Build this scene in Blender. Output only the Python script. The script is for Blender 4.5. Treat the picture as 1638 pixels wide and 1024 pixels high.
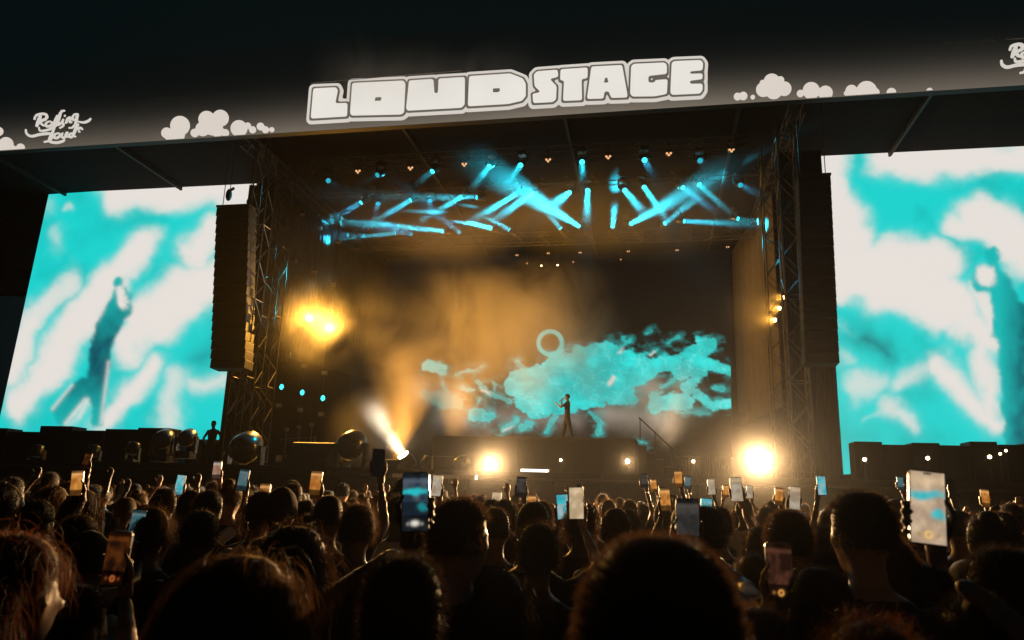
import bpy, bmesh, math, random
import numpy as np
from mathutils import Vector, Matrix, Euler

# ---------------------------------------------------------------- camera, night sky, exposure
for o in list(bpy.data.objects):
    bpy.data.objects.remove(o, do_unlink=True)
SC = bpy.context.scene
COL = SC.collection
rad = math.radians
FPX, CX, CY = 1210.0, 819.0, 512.0
YAW, PITCH, ROLL = rad(10.7), rad(13.4), rad(1.79)
CAM = Vector((0.0, 0.0, 1.74))
MC = (Matrix.Rotation(YAW, 3, 'Z') @ Matrix.Rotation(math.pi / 2 + PITCH, 3, 'X') @ Matrix.Rotation(ROLL, 3, 'Z'))
cd = bpy.data.cameras.new('camera')
cd.sensor_width = 36.0
cd.lens = 36.0 * FPX / 1638.0
cd.clip_start, cd.clip_end = 0.05, 400.0
cd.dof.use_dof = True
cd.dof.focus_distance = 20.0
cd.dof.aperture_fstop = 5.0
cam = bpy.data.objects.new('camera', cd)
COL.objects.link(cam)
cam.location = CAM
cam.rotation_euler = MC.to_euler()
SC.camera = cam

W = bpy.data.worlds.new('World')
SC.world = W
W.use_nodes = True
wn = W.node_tree.nodes
bg = wn['Background']
bg.inputs[0].default_value = (0.16, 0.72, 0.86, 1)      # an even, moonless night sky
bg.inputs[1].default_value = 0.0054

SC.view_settings.view_transform = 'Standard'
SC.view_settings.look = 'None'
SC.view_settings.gamma = 1.0
SC.view_settings.exposure = 0.0
SC.view_settings.use_curve_mapping = False
cy = SC.cycles
cy.use_denoising = True
cy.max_bounces = 4
cy.diffuse_bounces = 2
cy.glossy_bounces = 2
cy.transmission_bounces = 2
cy.volume_bounces = 0
cy.transparent_max_bounces = 8
cy.sample_clamp_direct = 0
cy.sample_clamp_indirect = 4
cy.use_light_tree = True
cy.volume_max_steps = 64

# ---------------------------------------------------------------- helpers
def ray(x, y):
    return MC @ Vector(((x - CX) / FPX, -(y - CY) / FPX, -1.0))
def at(x, y, Y):
    """the point at depth Y (metres towards the stage) seen at photo position x, y"""
    d = ray(x, y)
    return CAM + d * (Y / d.y)
def px_m(x, y, Y):
    return (at(x + 1, y, Y) - at(x, y, Y)).length

class MB:
    """collects shapes; build() links them as one mesh object"""
    def __init__(s):
        s.v, s.f = [], []
    def add(s, vs, fs):
        n = len(s.v)
        s.v.extend([tuple(p) for p in vs])
        s.f.extend([tuple(i + n for i in f) for f in fs])
        return s
    def box(s, a, b, M=None):
        vs = [Vector((x, y, z)) for x in (a[0], b[0]) for y in (a[1], b[1]) for z in (a[2], b[2])]
        if M: vs = [M @ p for p in vs]
        return s.add(vs, [(0, 1, 3, 2), (4, 6, 7, 5), (0, 4, 5, 1), (2, 3, 7, 6), (0, 2, 6, 4), (1, 5, 7, 3)])
    def cbox(s, c, d, M=None):
        return s.box([c[i] - d[i] / 2 for i in range(3)], [c[i] + d[i] / 2 for i in range(3)], M)
    def tube(s, p, q, r, r2=None, n=8, caps=True):
        p, q = Vector(p), Vector(q)
        r2 = r if r2 is None else r2
        d = (q - p).normalized()
        u = d.cross(Vector((0, 0, 1)) if abs(d.z) < .9 else Vector((1, 0, 0))).normalized()
        w = d.cross(u)
        vs = []
        for c, rr in ((p, r), (q, r2)):
            for k in range(n):
                a = 2 * math.pi * k / n
                vs.append(c + (u * math.cos(a) + w * math.sin(a)) * rr)
        fs = [(k, (k + 1) % n, n + (k + 1) % n, n + k) for k in range(n)]
        if caps: fs += [tuple(range(n - 1, -1, -1)), tuple(range(n, 2 * n))]
        return s.add(vs, fs)
    def path(s, pts, r, n=6):
        pts = [Vector(p) for p in pts]
        vs, fs = [], []
        for i, p in enumerate(pts):
            d = (pts[min(i + 1, len(pts) - 1)] - pts[max(i - 1, 0)]).normalized()
            u = d.cross(Vector((0, .05, 1)) if abs(d.z) < .9 else Vector((1, 0, 0))).normalized()
            w = d.cross(u)
            rr = r[i] if isinstance(r, (list, tuple)) else r
            for k in range(n):
                a = 2 * math.pi * k / n
                vs.append(p + (u * math.cos(a) + w * math.sin(a)) * rr)
        for i in range(len(pts) - 1):
            for k in range(n):
                fs.append((i * n + k, i * n + (k + 1) % n, (i + 1) * n + (k + 1) % n, (i + 1) * n + k))
        L = (len(pts) - 1) * n
        fs += [tuple(range(n - 1, -1, -1)), tuple(range(L, L + n))]
        return s.add(vs, fs)
    def rings(s, rings, cap=True):
        """closed loft through rings of equal length"""
        n = len(rings[0])
        vs = [p for r in rings for p in r]
        fs = []
        for i in range(len(rings) - 1):
            for k in range(n):
                fs.append((i * n + k, i * n + (k + 1) % n, (i + 1) * n + (k + 1) % n, (i + 1) * n + k))
        if cap:
            fs += [tuple(range(n - 1, -1, -1)), tuple(range((len(rings) - 1) * n, len(rings) * n))]
        return s.add(vs, fs)
    def ell(s, c, r, nu=14, nv=9, M=None):
        c = Vector(c)
        vs = [c + Vector((0, 0, -r[2]))]
        for j in range(1, nv):
            t = -math.pi / 2 + math.pi * j / nv
            for i in range(nu):
                a = 2 * math.pi * i / nu
                vs.append(c + Vector((r[0] * math.cos(t) * math.cos(a), r[1] * math.cos(t) * math.sin(a), r[2] * math.sin(t))))
        vs.append(c + Vector((0, 0, r[2])))
        fs = [(0, 1 + (i + 1) % nu, 1 + i) for i in range(nu)]
        for j in range(nv - 2):
            for i in range(nu):
                a, b = 1 + j * nu + i, 1 + j * nu + (i + 1) % nu
                fs.append((a, b, b + nu, a + nu))
        L = len(vs) - 1
        fs += [(L, L - nu + i, L - nu + (i + 1) % nu) for i in range(nu)]
        if M: vs = [M @ p for p in vs]
        return s.add(vs, fs)
    def mesh(s, name, m=None, smooth=False):
        me = bpy.data.meshes.new(name)
        me.from_pydata(s.v, [], s.f)
        me.update()
        if m: me.materials.append(m)
        if smooth:
            me.polygons.foreach_set('use_smooth', [True] * len(me.polygons))
        return me
    def build(s, name, m, parent=None, smooth=False, bevel=0):
        me = s.mesh(name, m, smooth)
        o = bpy.data.objects.new(name, me)
        COL.objects.link(o)
        o.parent = parent
        if bevel:
            b = o.modifiers.new('bevel', 'BEVEL')
            b.width, b.segments, b.limit_method = bevel, 2, 'ANGLE'
        return o

def tag(o, label=None, cat=None, group=None, kind=None):
    if label: o['label'] = label
    if cat: o['category'] = cat
    if group: o['group'] = group
    if kind: o['kind'] = kind
    return o
def thing(name, label, cat, loc=(0, 0, 0), rotz=0, group=None):
    o = bpy.data.objects.new(name, None)
    o.empty_display_size = .2
    COL.objects.link(o)
    o.location = loc
    o.rotation_euler = (0, 0, rotz)
    return tag(o, label, cat, group)
def kids(o):
    return [c for c in bpy.data.objects if c.parent == o]
def copy_tree(o, parent=None, ch=None):
    c = o.copy()
    COL.objects.link(c)
    c.parent = parent
    for k in kids(o):
        copy_tree(k, c)
    return c
def inst(name, me, parent=None, loc=(0, 0, 0), rot=(0, 0, 0), scale=None):
    o = bpy.data.objects.new(name, me)
    COL.objects.link(o)
    o.parent = parent
    o.location = loc
    o.rotation_euler = rot
    if scale: o.scale = scale
    return o

# ---------------------------------------------------------------- materials
MATS = {}
def mat(name, col, rough=.6, metal=0.0, var=.25, scale=9.0, bump=0.0, spec=.5, coat=0.0, sheen=0.0):
    m = bpy.data.materials.new(name)
    m.use_nodes = True
    nt = m.node_tree
    b = nt.nodes['Principled BSDF']
    tc = nt.nodes.new('ShaderNodeTexCoord')
    nz = nt.nodes.new('ShaderNodeTexNoise')
    nz.inputs['Scale'].default_value = scale
    nz.inputs['Detail'].default_value = 5
    nt.links.new(tc.outputs['Object'], nz.inputs['Vector'])
    rp = nt.nodes.new('ShaderNodeValToRGB')
    rp.color_ramp.elements[0].position, rp.color_ramp.elements[1].position = .3, .75
    rp.color_ramp.elements[0].color = [c * (1 - var) for c in col] + [1]
    rp.color_ramp.elements[1].color = [min(1, c * (1 + var)) for c in col] + [1]
    nt.links.new(nz.outputs['Fac'], rp.inputs['Fac'])
    nt.links.new(rp.outputs['Color'], b.inputs['Base Color'])
    mr = nt.nodes.new('ShaderNodeMapRange')
    mr.inputs['To Min'].default_value = max(.05, rough - .12)
    mr.inputs['To Max'].default_value = min(1, rough + .12)
    nt.links.new(nz.outputs['Fac'], mr.inputs['Value'])
    nt.links.new(mr.outputs['Result'], b.inputs['Roughness'])
    b.inputs['Metallic'].default_value = metal
    b.inputs['Specular IOR Level'].default_value = spec
    b.inputs['Coat Weight'].default_value = coat
    b.inputs['Sheen Weight'].default_value = sheen
    if bump:
        bp = nt.nodes.new('ShaderNodeBump')
        bp.inputs['Strength'].default_value = bump
        nt.links.new(nz.outputs['Fac'], bp.inputs['Height'])
        nt.links.new(bp.outputs['Normal'], b.inputs['Normal'])
    MATS[name] = m
    return m
def emat(name, col, strength, var=0.0, sample='AUTO', scale=30):
    """something that gives off light: lamp lens, LED face, screen"""
    m = bpy.data.materials.new(name)
    m.use_nodes = True
    nt = m.node_tree
    nt.nodes.remove(nt.nodes['Principled BSDF'])
    e = nt.nodes.new('ShaderNodeEmission')
    e.inputs['Color'].default_value = (*col, 1)
    e.inputs['Strength'].default_value = strength
    if var:
        nz = nt.nodes.new('ShaderNodeTexNoise')
        nz.inputs['Scale'].default_value = scale
        tc = nt.nodes.new('ShaderNodeTexCoord')
        nt.links.new(tc.outputs['Object'], nz.inputs['Vector'])
        mr = nt.nodes.new('ShaderNodeMapRange')
        mr.inputs['To Min'].default_value = strength * (1 - var)
        mr.inputs['To Max'].default_value = strength * (1 + var)
        nt.links.new(nz.outputs['Fac'], mr.inputs['Value'])
        nt.links.new(mr.outputs['Result'], e.inputs['Strength'])
    nt.links.new(e.outputs[0], nt.nodes['Material Output'].inputs[0])
    m.cycles.emission_sampling = sample
    MATS[name] = m
    return m
def screen_mat(name, strength=1.0, sample='NONE', pitch=0):
    """LED or phone screen whose picture is the mesh's colour attribute"""
    m = bpy.data.materials.new(name)
    m.use_nodes = True
    nt = m.node_tree
    nt.nodes.remove(nt.nodes['Principled BSDF'])
    a = nt.nodes.new('ShaderNodeVertexColor')
    a.layer_name = 'picture'
    e = nt.nodes.new('ShaderNodeEmission')
    e.inputs['Strength'].default_value = strength
    nt.links.new(a.outputs['Color'], e.inputs['Color'])
    nt.links.new(e.outputs[0], nt.nodes['Material Output'].inputs[0])
    m.cycles.emission_sampling = sample
    MATS[name] = m
    return m

M_black = mat('black_painted_steel', (.013, .013, .014), .6, 0, .3, 14, spec=.2)
M_plast = mat('black_fixture_plastic', (.022, .022, .024), .3, 0, .3, 22)
M_cloth = mat('black_drape', (.008, .008, .009), .95, 0, .4, 5, spec=.06)
M_scrim = mat('grey_scrim', (.035, .03, .028), .95, 0, .35, 3)
M_alu = mat('truss_aluminium', (.35, .34, .33), .38, .9, .2, 20)
M_deck = mat('stage_deck_black', (.03, .03, .03), .55, 0, .4, 2, .1)
M_ground = mat('trampled_ground', (.035, .032, .026), .95, 0, .5, 3, .3)
M_riser = mat('riser_black_cloth', (.014, .0125, .012), .8, 0, .35, 4)
M_grey = mat('grey_case', (.2, .2, .2), .6, 0, .25, 8)
M_white = mat('white_trim', (.7, .68, .64), .6, 0, .12, 12)
M_cyanlens = emat('cyan_lens', (.045, .8, .9), 2.2, sample='NONE')
M_cyandim = emat('cyan_lens_dim', (.02, .45, .55), .9, sample='NONE')
M_warmlens = emat('amber_lens', (1.0, .66, .25), 200, sample='NONE')
M_whitelens = emat('warm_white_lens', (1.0, .82, .56), 160, sample='NONE')
M_smalllens = emat('small_warm_lens', (1.0, .7, .36), 18, sample='NONE')
M_glow = emat('dim_tungsten', (1.0, .5, .22), 1.1, .5, 'NONE', 60)
M_bar = emat('led_bar', (1.0, .93, .84), 5.0, sample='NONE')

# ---------------------------------------------------------------- numpy drawing kit for lit pictures and traced outlines
RNG = np.random.default_rng(7)
_tab = RNG.random((256, 256))
def vnoise(x, y):
    xi, yi = np.floor(x).astype(int), np.floor(y).astype(int)
    fx, fy = x - xi, y - yi
    fx, fy = fx * fx * (3 - 2 * fx), fy * fy * (3 - 2 * fy)
    g = lambda a, b: _tab[a & 255, b & 255]
    return (g(xi, yi) * (1 - fx) + g(xi + 1, yi) * fx) * (1 - fy) + (g(xi, yi + 1) * (1 - fx) + g(xi + 1, yi + 1) * fx) * fy
def fbm(x, y, n=5):
    r, a = 0, .5
    for i in range(n):
        r = r + a * vnoise(x + 17.3 * i, y + 9.1 * i)
        x, y, a = x * 2.03, y * 2.03, a * .5
    return r
def capsule(x, y, a, b, r, r2=None):
    """signed distance to a (tapered) capsule"""
    ax, ay = a
    bx, by = b
    dx, dy = bx - ax, by - ay
    L = dx * dx + dy * dy + 1e-9
    t = np.clip(((x - ax) * dx + (y - ay) * dy) / L, 0, 1)
    rr = r if r2 is None else r + (r2 - r) * t
    return np.hypot(x - ax - t * dx, y - ay - t * dy) - rr
def soft(d, w):
    return 1 / (1 + np.exp(np.clip(d / w, -30, 30)))
def sd_poly(x, y, P):
    d = np.full(x.shape, 1e18)
    s = np.ones(x.shape)
    n = len(P)
    j = n - 1
    for i in range(n):
        ex, ey = P[j][0] - P[i][0], P[j][1] - P[i][1]
        wx, wy = x - P[i][0], y - P[i][1]
        t = np.clip((wx * ex + wy * ey) / (ex * ex + ey * ey + 1e-12), 0, 1)
        d = np.minimum(d, (wx - ex * t) ** 2 + (wy - ey * t) ** 2)
        c1, c2, c3 = y >= P[i][1], y < P[j][1], ex * wy > ey * wx
        s = np.where((c1 & c2 & c3) | (~c1 & ~c2 & ~c3), -s, s)
        j = i
    return s * np.sqrt(d)
def iso_plate(xs, ys, D, to3, back):
    """marching squares: the region D < 0 as a plate with side walls; to3 maps x, y to a point, back is the thickness vector"""
    nx, ny = len(xs), len(ys)
    vs, fs, vid = [], [], {}
    def vert(key, x, y):
        if key not in vid:
            p = to3(x, y)
            vid[key] = len(vs)
            vs.append(p)
            vs.append(p + back)
        return vid[key]
    def cross(i, j, i2, j2):
        key = (i, j, i2, j2) if (i, j) < (i2, j2) else (i2, j2, i, j)
        a, b = D[key[1], key[0]], D[key[3], key[2]]
        t = a / (a - b)
        return vert(key, xs[key[0]] + (xs[key[2]] - xs[key[0]]) * t, ys[key[1]] + (ys[key[3]] - ys[key[1]]) * t)
    ins = D < 0
    anyin = ins[:-1, :-1] | ins[1:, :-1] | ins[:-1, 1:] | ins[1:, 1:]
    for j, i in np.argwhere(anyin):
        cs = [(i, j), (i + 1, j), (i + 1, j + 1), (i, j + 1)]
        loop, edge = [], []
        for k in range(4):
            a, b = cs[k], cs[(k + 1) % 4]
            ia, ib = ins[a[1], a[0]], ins[b[1], b[0]]
            if ia: loop.append(vert(a, xs[a[0]], ys[a[1]]))
            if ia != ib:
                v = cross(*a, *b)
                loop.append(v)
                edge.append((v, ia))
        if len(loop) >= 3: fs.append(tuple(loop))
        if len(edge) == 2:
            (p, pin), (q, _) = edge
            fs.append((p, q, q + 1, p + 1))
    return vs, fs
# ---------------------------------------------------------------- ground and stage
YH = 24.0          # roof header
YE = 20.4          # stage front edge
YS = 29.5          # side screens
ZD = 2.5          # deck height
XL, XR = -26.0, 21.0
ZR = at(819, 190, YH).z          # lower edge of the header
tag(MB().box((-90, -40, -.4), (90, 90, 0)).build('ground', M_ground), kind='structure')

st = thing('stage', 'wide black concert stage deck with dark skirted front edge', 'stage', (0, 0, 0))
MB().box((-21, YE, ZD - .22), (16, 47, ZD)).build('deck', M_deck, st)
for i in range(30):
    x0 = -21 + i * 1.23
    MB().box((x0 + .012, YE + .06, .0), (x0 + 1.218, YE + .1, ZD - .24)).build('skirt_panel', M_cloth, st)
for i in range(15):
    x0 = -21 + i * 2.46
    MB().box((x0 + .01, YE - .03, ZD - .16), (x0 + 2.45, YE - .004, ZD - .01)).build('edge_trim', M_black, st)
# white stage edge, lit, built as a pale strip in front of the moving heads, left of the riser
a, b = at(630, 757, YE - .4), at(762, 764, YE - .4)
led = thing('stage_edge_strip', 'pale white strip along the stage edge beside the moving lights', 'stage edge', (a.x, YE - .4, ZD - .35))
MB().box((0, -.1, .1), (b.x - a.x, .1, .2)).build('rail', M_white, led)
for k in range(4):
    MB().box((.15 + k * (b.x - a.x - .4) / 3, -.06, .1 - (ZD - .25)), (.25 + k * (b.x - a.x - .4) / 3, .06, .1)).build('leg', M_black, led)

# wings either side, under the screens
for nm, x0, x1, lab in (('stage_wing', -42, -21.05, 'black wing platform under the left video screen'), ('stage_wing', 16.05, 38, 'black wing platform under the right video screen')):
    wg = thing(nm, lab, 'platform', ((x0 + x1) / 2, YE + 2, 0), group='stage wings')
    hw = (x1 - x0) / 2
    MB().box((-hw, -.5, ZD - .25), (hw, 11, ZD - .02)).build('deck', M_deck, wg)
    for i in range(10):
        w_ = 2 * hw / 10
        MB().box((-hw + i * w_ + .01, -.42, 0), (-hw + (i + 1) * w_ - .01, -.38, ZD - .27)).build('skirt_panel', M_cloth, wg)

# roof: black canopy over the stage and both wings, carried on four towers
rf = thing('stage_roof', 'black canopy roof over the stage behind the lit header', 'roof', (0, 0, 0))
MB().box((-48, YH + .35, ZR + .55), (42, 47, ZR + .75)).build('canopy', M_cloth, rf)
for k, xx in enumerate(np.linspace(-46, 40, 15)):
    MB().box((xx - .05, YH + .4, ZR + .38), (xx + .05, 46.9, ZR + .545)).build('rafter', M_black, rf)
bk = tag(MB().box((-31, 46.95, .0), (27, 47.1, ZR + .5)).build('backdrop', M_cloth), 'black backdrop drape behind the stage', 'drape')

# ---------------------------------------------------------------- header: banner with lit lettering
def hx(x, y):
    return at(x, y, YH)
hd = thing('roof_header', 'long lit header across the stage roof reading LOUD STAGE with white clouds', 'sign', (0, YH, ZR))
def loc3(p, dy=0):
    return Vector((p.x, dy, p.z - ZR))
# panel: face with uplight painted in as a grey band fading upward; built square to the roof
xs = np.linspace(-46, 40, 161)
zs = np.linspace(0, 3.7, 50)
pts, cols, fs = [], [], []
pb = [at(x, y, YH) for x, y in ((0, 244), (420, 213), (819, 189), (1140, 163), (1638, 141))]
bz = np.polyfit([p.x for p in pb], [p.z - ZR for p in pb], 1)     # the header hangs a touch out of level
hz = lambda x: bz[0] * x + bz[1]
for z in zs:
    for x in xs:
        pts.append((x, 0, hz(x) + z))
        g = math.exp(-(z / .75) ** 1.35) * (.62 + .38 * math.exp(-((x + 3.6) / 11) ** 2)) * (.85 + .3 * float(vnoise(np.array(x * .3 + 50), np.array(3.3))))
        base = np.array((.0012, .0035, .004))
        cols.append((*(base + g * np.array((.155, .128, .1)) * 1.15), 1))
n = len(xs)
for j in range(len(zs) - 1):
    for i in range(n - 1):
        fs.append((j * n + i, j * n + i + 1, (j + 1) * n + i + 1, (j + 1) * n + i))
def picture_mesh(name, pts, fs, cols, m, parent=None):
    me = bpy.data.meshes.new(name)
    me.from_pydata([tuple(p) for p in pts], [], fs)
    me.update()
    ca = me.color_attributes.new('picture', 'FLOAT_COLOR', 'POINT')
    ca.data.foreach_set('color', np.asarray(cols, dtype=np.float32).ravel())
    me.materials.append(m)
    o = bpy.data.objects.new(name, me)
    COL.objects.link(o)
    o.parent = parent
    return o
M_head = screen_mat('header_painted_uplight')
picture_mesh('emissive_face', pts, fs, cols, M_head, hd)
bx = MB()
for i in range(len(xs) - 1):
    if i % 8 == 0:
        x0, x1 = xs[i], xs[min(i + 8, n - 1)]
        bx.add([(x0, .02, hz(x0)), (x1, .02, hz(x1)), (x1, .02, hz(x1) + 3.7), (x0, .02, hz(x0) + 3.7), (x0, .3, hz(x0)), (x1, .3, hz(x1)), (x1, .3, hz(x1) + 3.7), (x0, .3, hz(x0) + 3.7)],
               [(0, 1, 2, 3), (4, 7, 6, 5), (0, 4, 5, 1), (3, 2, 6, 7)])
bx.build('header_case', M_black, hd)
# top rail with the lit scaffold pipe showing in stretches
for (xa, ya, xb, yb) in ((213, 162, 296, 155), (497, 133, 738, 113), (1510, 68, 1594, 64), (1608, 63, 1700, 58)):
    pa, pb_ = at(xa, ya, YH - .1), at(xb, yb, YH - .1)
    MB().tube(loc3(pa, -.1), loc3(pb_, -.1), .012, n=6).build('top_pipe', M_white, hd)

def plate(name, D, xs_, ys_, m, dy, parent=hd, thick=.02, f=hx):
    vs, fc = iso_plate(xs_, ys_, D, lambda x, y: loc3(f(x, y), dy), Vector((0, thick, 0)))
    me = bpy.data.meshes.new(name)
    me.from_pydata([tuple(p) for p in vs], [], fc)
    me.update()
    me.materials.append(m)
    o = bpy.data.objects.new(name, me)
    COL.objects.link(o)
    o.parent = parent
    return o
M_letter = emat('lit_letter_face', (1.0, .955, .88), .80, .06, 'AUTO', .6)
M_rim = emat('lit_letter_rim', (1.0, .93, .84), .66, .06, 'AUTO', .6)
M_groove = emat('letter_groove', (.16, .14, .115), .8, sample='NONE')
c2 = lambda P: [(460 + x / 2.34, 40 + y / 2.34) for x, y in P]
LET = [
 ('L', [(100, 242), (188, 238), (194, 250), (184, 298), (230, 296), (228, 349), (90, 357)], None),
 ('O', [(245, 222), (438, 213), (446, 224), (441, 334), (430, 342), (242, 346), (237, 336)], [(333, 277), (355, 276), (353, 289), (330, 290)]),
 ('U', [(457, 213), (550, 207), (554, 261), (565, 261), (567, 206), (668, 200), (667, 304), (655, 317), (450, 328), (446, 318)], None),
 ('D', [(681, 197), (836, 187), (884, 206), (895, 226), (895, 273), (880, 291), (828, 303), (676, 312)], [(772, 244), (795, 243), (797, 253), (790, 258), (771, 258)]),
 ('S', [(922, 192), (935, 179), (1014, 173), (1016, 202), (984, 209), (1010, 235), (1008, 285), (995, 296), (920, 300), (917, 263), (948, 258), (925, 236)], None),
 ('T', [(1022, 172), (1126, 165), (1125, 207), (1103, 210), (1105, 289), (1031, 292), (1035, 215), (1020, 216)], None),
 ('A', [(1137, 162), (1254, 156), (1274, 268), (1274, 279), (1211, 281), (1202, 256), (1188, 257), (1185, 283), (1120, 285)], [(1190, 205), (1197, 205), (1201, 222), (1185, 223)]),
 ('G', [(1285, 161), (1296, 152), (1411, 147), (1421, 156), (1421, 191), (1352, 199), (1352, 222), (1374, 222), (1372, 213), (1424, 209), (1421, 266), (1375, 275), (1291, 276), (1281, 265)], None),
 ('E', [(1436, 149), (1446, 142), (1547, 138), (1556, 150), (1554, 178), (1506, 182), (1506, 190), (1554, 188), (1554, 211), (1506, 217), (1506, 227), (1554, 226), (1554, 251), (1544, 265), (1438, 270), (1431, 261)], None)]
def round_off(D, n=4):
    for _ in range(n):
        E_ = np.pad(D, 1, mode='edge')
        D = sum(E_[1 + a:E_.shape[0] - 1 + a, 1 + b:E_.shape[1] - 1 + b] for a in (-1, 0, 1) for b in (-1, 0, 1)) / 9
    return D
for i, (nm, P, H) in enumerate(LET):
    P = c2(P)
    x0, x1 = min(p[0] for p in P) - 11, max(p[0] for p in P) + 11
    y0, y1 = min(p[1] for p in P) - 11, max(p[1] for p in P) + 11
    lx, ly = np.arange(x0, x1, 1.0), np.arange(y0, y1, 1.0)
    GX, GY = np.meshgrid(lx, ly)
    dp = sd_poly(GX, GY, P)
    r = 2.2
    inner = round_off(dp)
    dp = round_off(dp)
    face = inner + .6
    if H:
        face = np.maximum(face, -(sd_poly(GX, GY, c2(H)) - .3))
    plate('letter_' + nm.lower(), face, lx, ly, M_letter, -.12 - i * .002)
    plate('letter_groove', dp - 2.6, lx, ly, M_groove, -.085 - i * .003, thick=.003)
    plate('letter_rim', dp - 7.6, lx, ly, M_rim, -.05 - i * .003, thick=.003)
# clouds along the lower edge
M_cloud = emat('lit_cloud_face', (1.0, .90, .80), .70, .05, 'AUTO', .5)
M_cloudb = emat('lit_cloud_back', (1.0, .87, .74), .52, .05, 'AUTO', .5)
s1 = lambda L: [(x / 3.9, 60 + y / 3.9, r / 3.9) for x, y, r in L]
s3 = lambda L: [(1140 + x / 3.289, 40 + y / 3.289, r / 3.289) for x, y, r in L]
CL = [s1([(0, 590, 27)]) , s1([(45, 672, 46), (0, 690, 30), (135, 693, 27), (90, 700, 22)]), s1([(1045, 600, 34), (1128, 555, 61), (1075, 620, 40), (1110, 610, 48)]),
      s1([(1220, 600, 26), (1295, 515, 52), (1380, 508, 52), (1330, 560, 55), (1270, 575, 45), (1360, 585, 40), (1410, 600, 24)]),
      s1([(1495, 572, 52), (1550, 555, 20), (1580, 580, 22)]), s1([(1630, 560, 24), (1660, 580, 22), (1700, 580, 16)]),
      s3([(130, 381, 20), (160, 378, 22), (210, 384, 12)]), s3([(265, 345, 38), (310, 305, 44), (355, 295, 20), (375, 340, 38), (320, 350, 45), (262, 310, 16)]),
      s3([(460, 365, 19), (517, 350, 45), (592, 362, 38)]), s3([(728, 352, 32), (808, 355, 55), (700, 364, 12), (850, 362, 26)]), s3([(938, 362, 26)]), s3([(1138, 354, 18)])]
for i, c in enumerate(CL):
    x0, x1 = min(x - r for x, y, r in c) - 2, max(x + r for x, y, r in c) + 2
    y0, y1 = min(y - r for x, y, r in c) - 2, max(y + r for x, y, r in c) + 12
    lx, ly = np.arange(x0, x1, 1.0), np.arange(y0, y1, 1.0)
    GX, GY = np.meshgrid(lx, ly)
    D = np.min([np.hypot(GX - x, GY - y) - r for x, y, r in c], axis=0)
    w = [(at(x, 200, YH).x) for x in lx]
    lim = np.array([[at(float(x), float(y), YH).z - ZR - hz(at(float(x), float(y), YH).x) for x in lx] for y in ly])
    D = np.maximum(D, -lim * 46 + .3)          # cut off square at the header's lower edge
    if (D < 0).any():
        plate('cloud', D, lx, ly, M_cloud if i % 3 else M_cloud, -.06 - (i % 2) * .004)
# script logo, drawn as brush strokes
def crom(P, n=7):
    P = [np.array(p, float) for p in P]
    P = [2 * P[0] - P[1]] + P + [2 * P[-1] - P[-2]]
    out = []
    for i in range(1, len(P) - 2):
        for t in np.linspace(0, 1, n, endpoint=False):
            a, b, c, d = P[i - 1:i + 3]
            out.append(.5 * (2 * b + (c - a) * t + (2 * a - 5 * b + 4 * c - d) * t * t + (3 * b - a - 3 * c + d) * t ** 3))
    return out + [P[-2]]
LOGO = [  # strokes in the zoomed trace, grouped by letter; width last
 ('r', [(262, 492), (250, 525), (236, 562)], 11), ('r', [(222, 518), (235, 492), (275, 482), (298, 490), (296, 512), (262, 530), (276, 552), (300, 556)], 9),
 ('o', [(318, 528), (296, 540), (300, 560), (322, 556), (334, 538), (318, 528)], 8), ('l', [(366, 490), (350, 530), (345, 556), (362, 556)], 8),
 ('l', [(412, 462), (390, 470), (376, 510), (366, 548), (384, 548)], 9), ('i', [(404, 514), (396, 540), (408, 544)], 8), ('i', [(412, 494), (414, 495)], 8),
 ('n', [(428, 508), (420, 540), (430, 516), (446, 506), (444, 534), (458, 532)], 8), ('g', [(492, 482), (468, 490), (462, 516), (482, 518), (492, 484), (484, 530), (462, 566), (438, 570)], 8),
 ('swash', [(490, 530), (530, 536), (560, 526), (576, 510)], 8), ('swash', [(252, 566), (262, 588), (320, 578), (368, 548), (398, 540), (404, 556), (380, 572)], 8),
 ('swash', [(170, 580), (176, 606), (206, 622), (262, 610), (320, 606), (336, 622), (318, 648), (284, 658)], 9),
 ('l', [(352, 560), (336, 600), (318, 650), (360, 662), (402, 652), (412, 640)], 9), ('o', [(372, 602), (350, 612), (350, 632), (370, 630), (384, 612), (372, 602)], 8),
 ('u', [(400, 600), (394, 626), (410, 630), (424, 606), (428, 598), (422, 622), (434, 626)], 8), ('d', [(466, 602), (444, 608), (442, 626), (460, 622), (482, 572), (496, 545), (478, 590), (468, 620), (482, 624)], 8),
 ('dash', [(492, 582), (510, 570), (524, 580)], 8), ('dash', [(498, 592), (508, 594)], 7)]
def logo(dx, dy, s):
    for k, (nm, P, w) in enumerate(LOGO):
        q = crom([(dx + x / 3.9 * s, dy + y / 3.9 * s) for x, y in P])
        pts3 = [loc3(at(float(a), float(b), YH), -.07 - k * .0005) for a, b in q]
        rr = [w / 3.9 * s * .022 * 1.15 * (.62 + .38 * math.sin(math.pi * min(1, max(0, (i + .5) / len(q))))) for i in range(len(q))]
        MB().path(pts3, rr, 8).build('logo_' + nm, M_rim, hd, True)
logo(0, 60, 1.0)
logo(1555.5, 60 - 107 - 6, 1.02)
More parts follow.
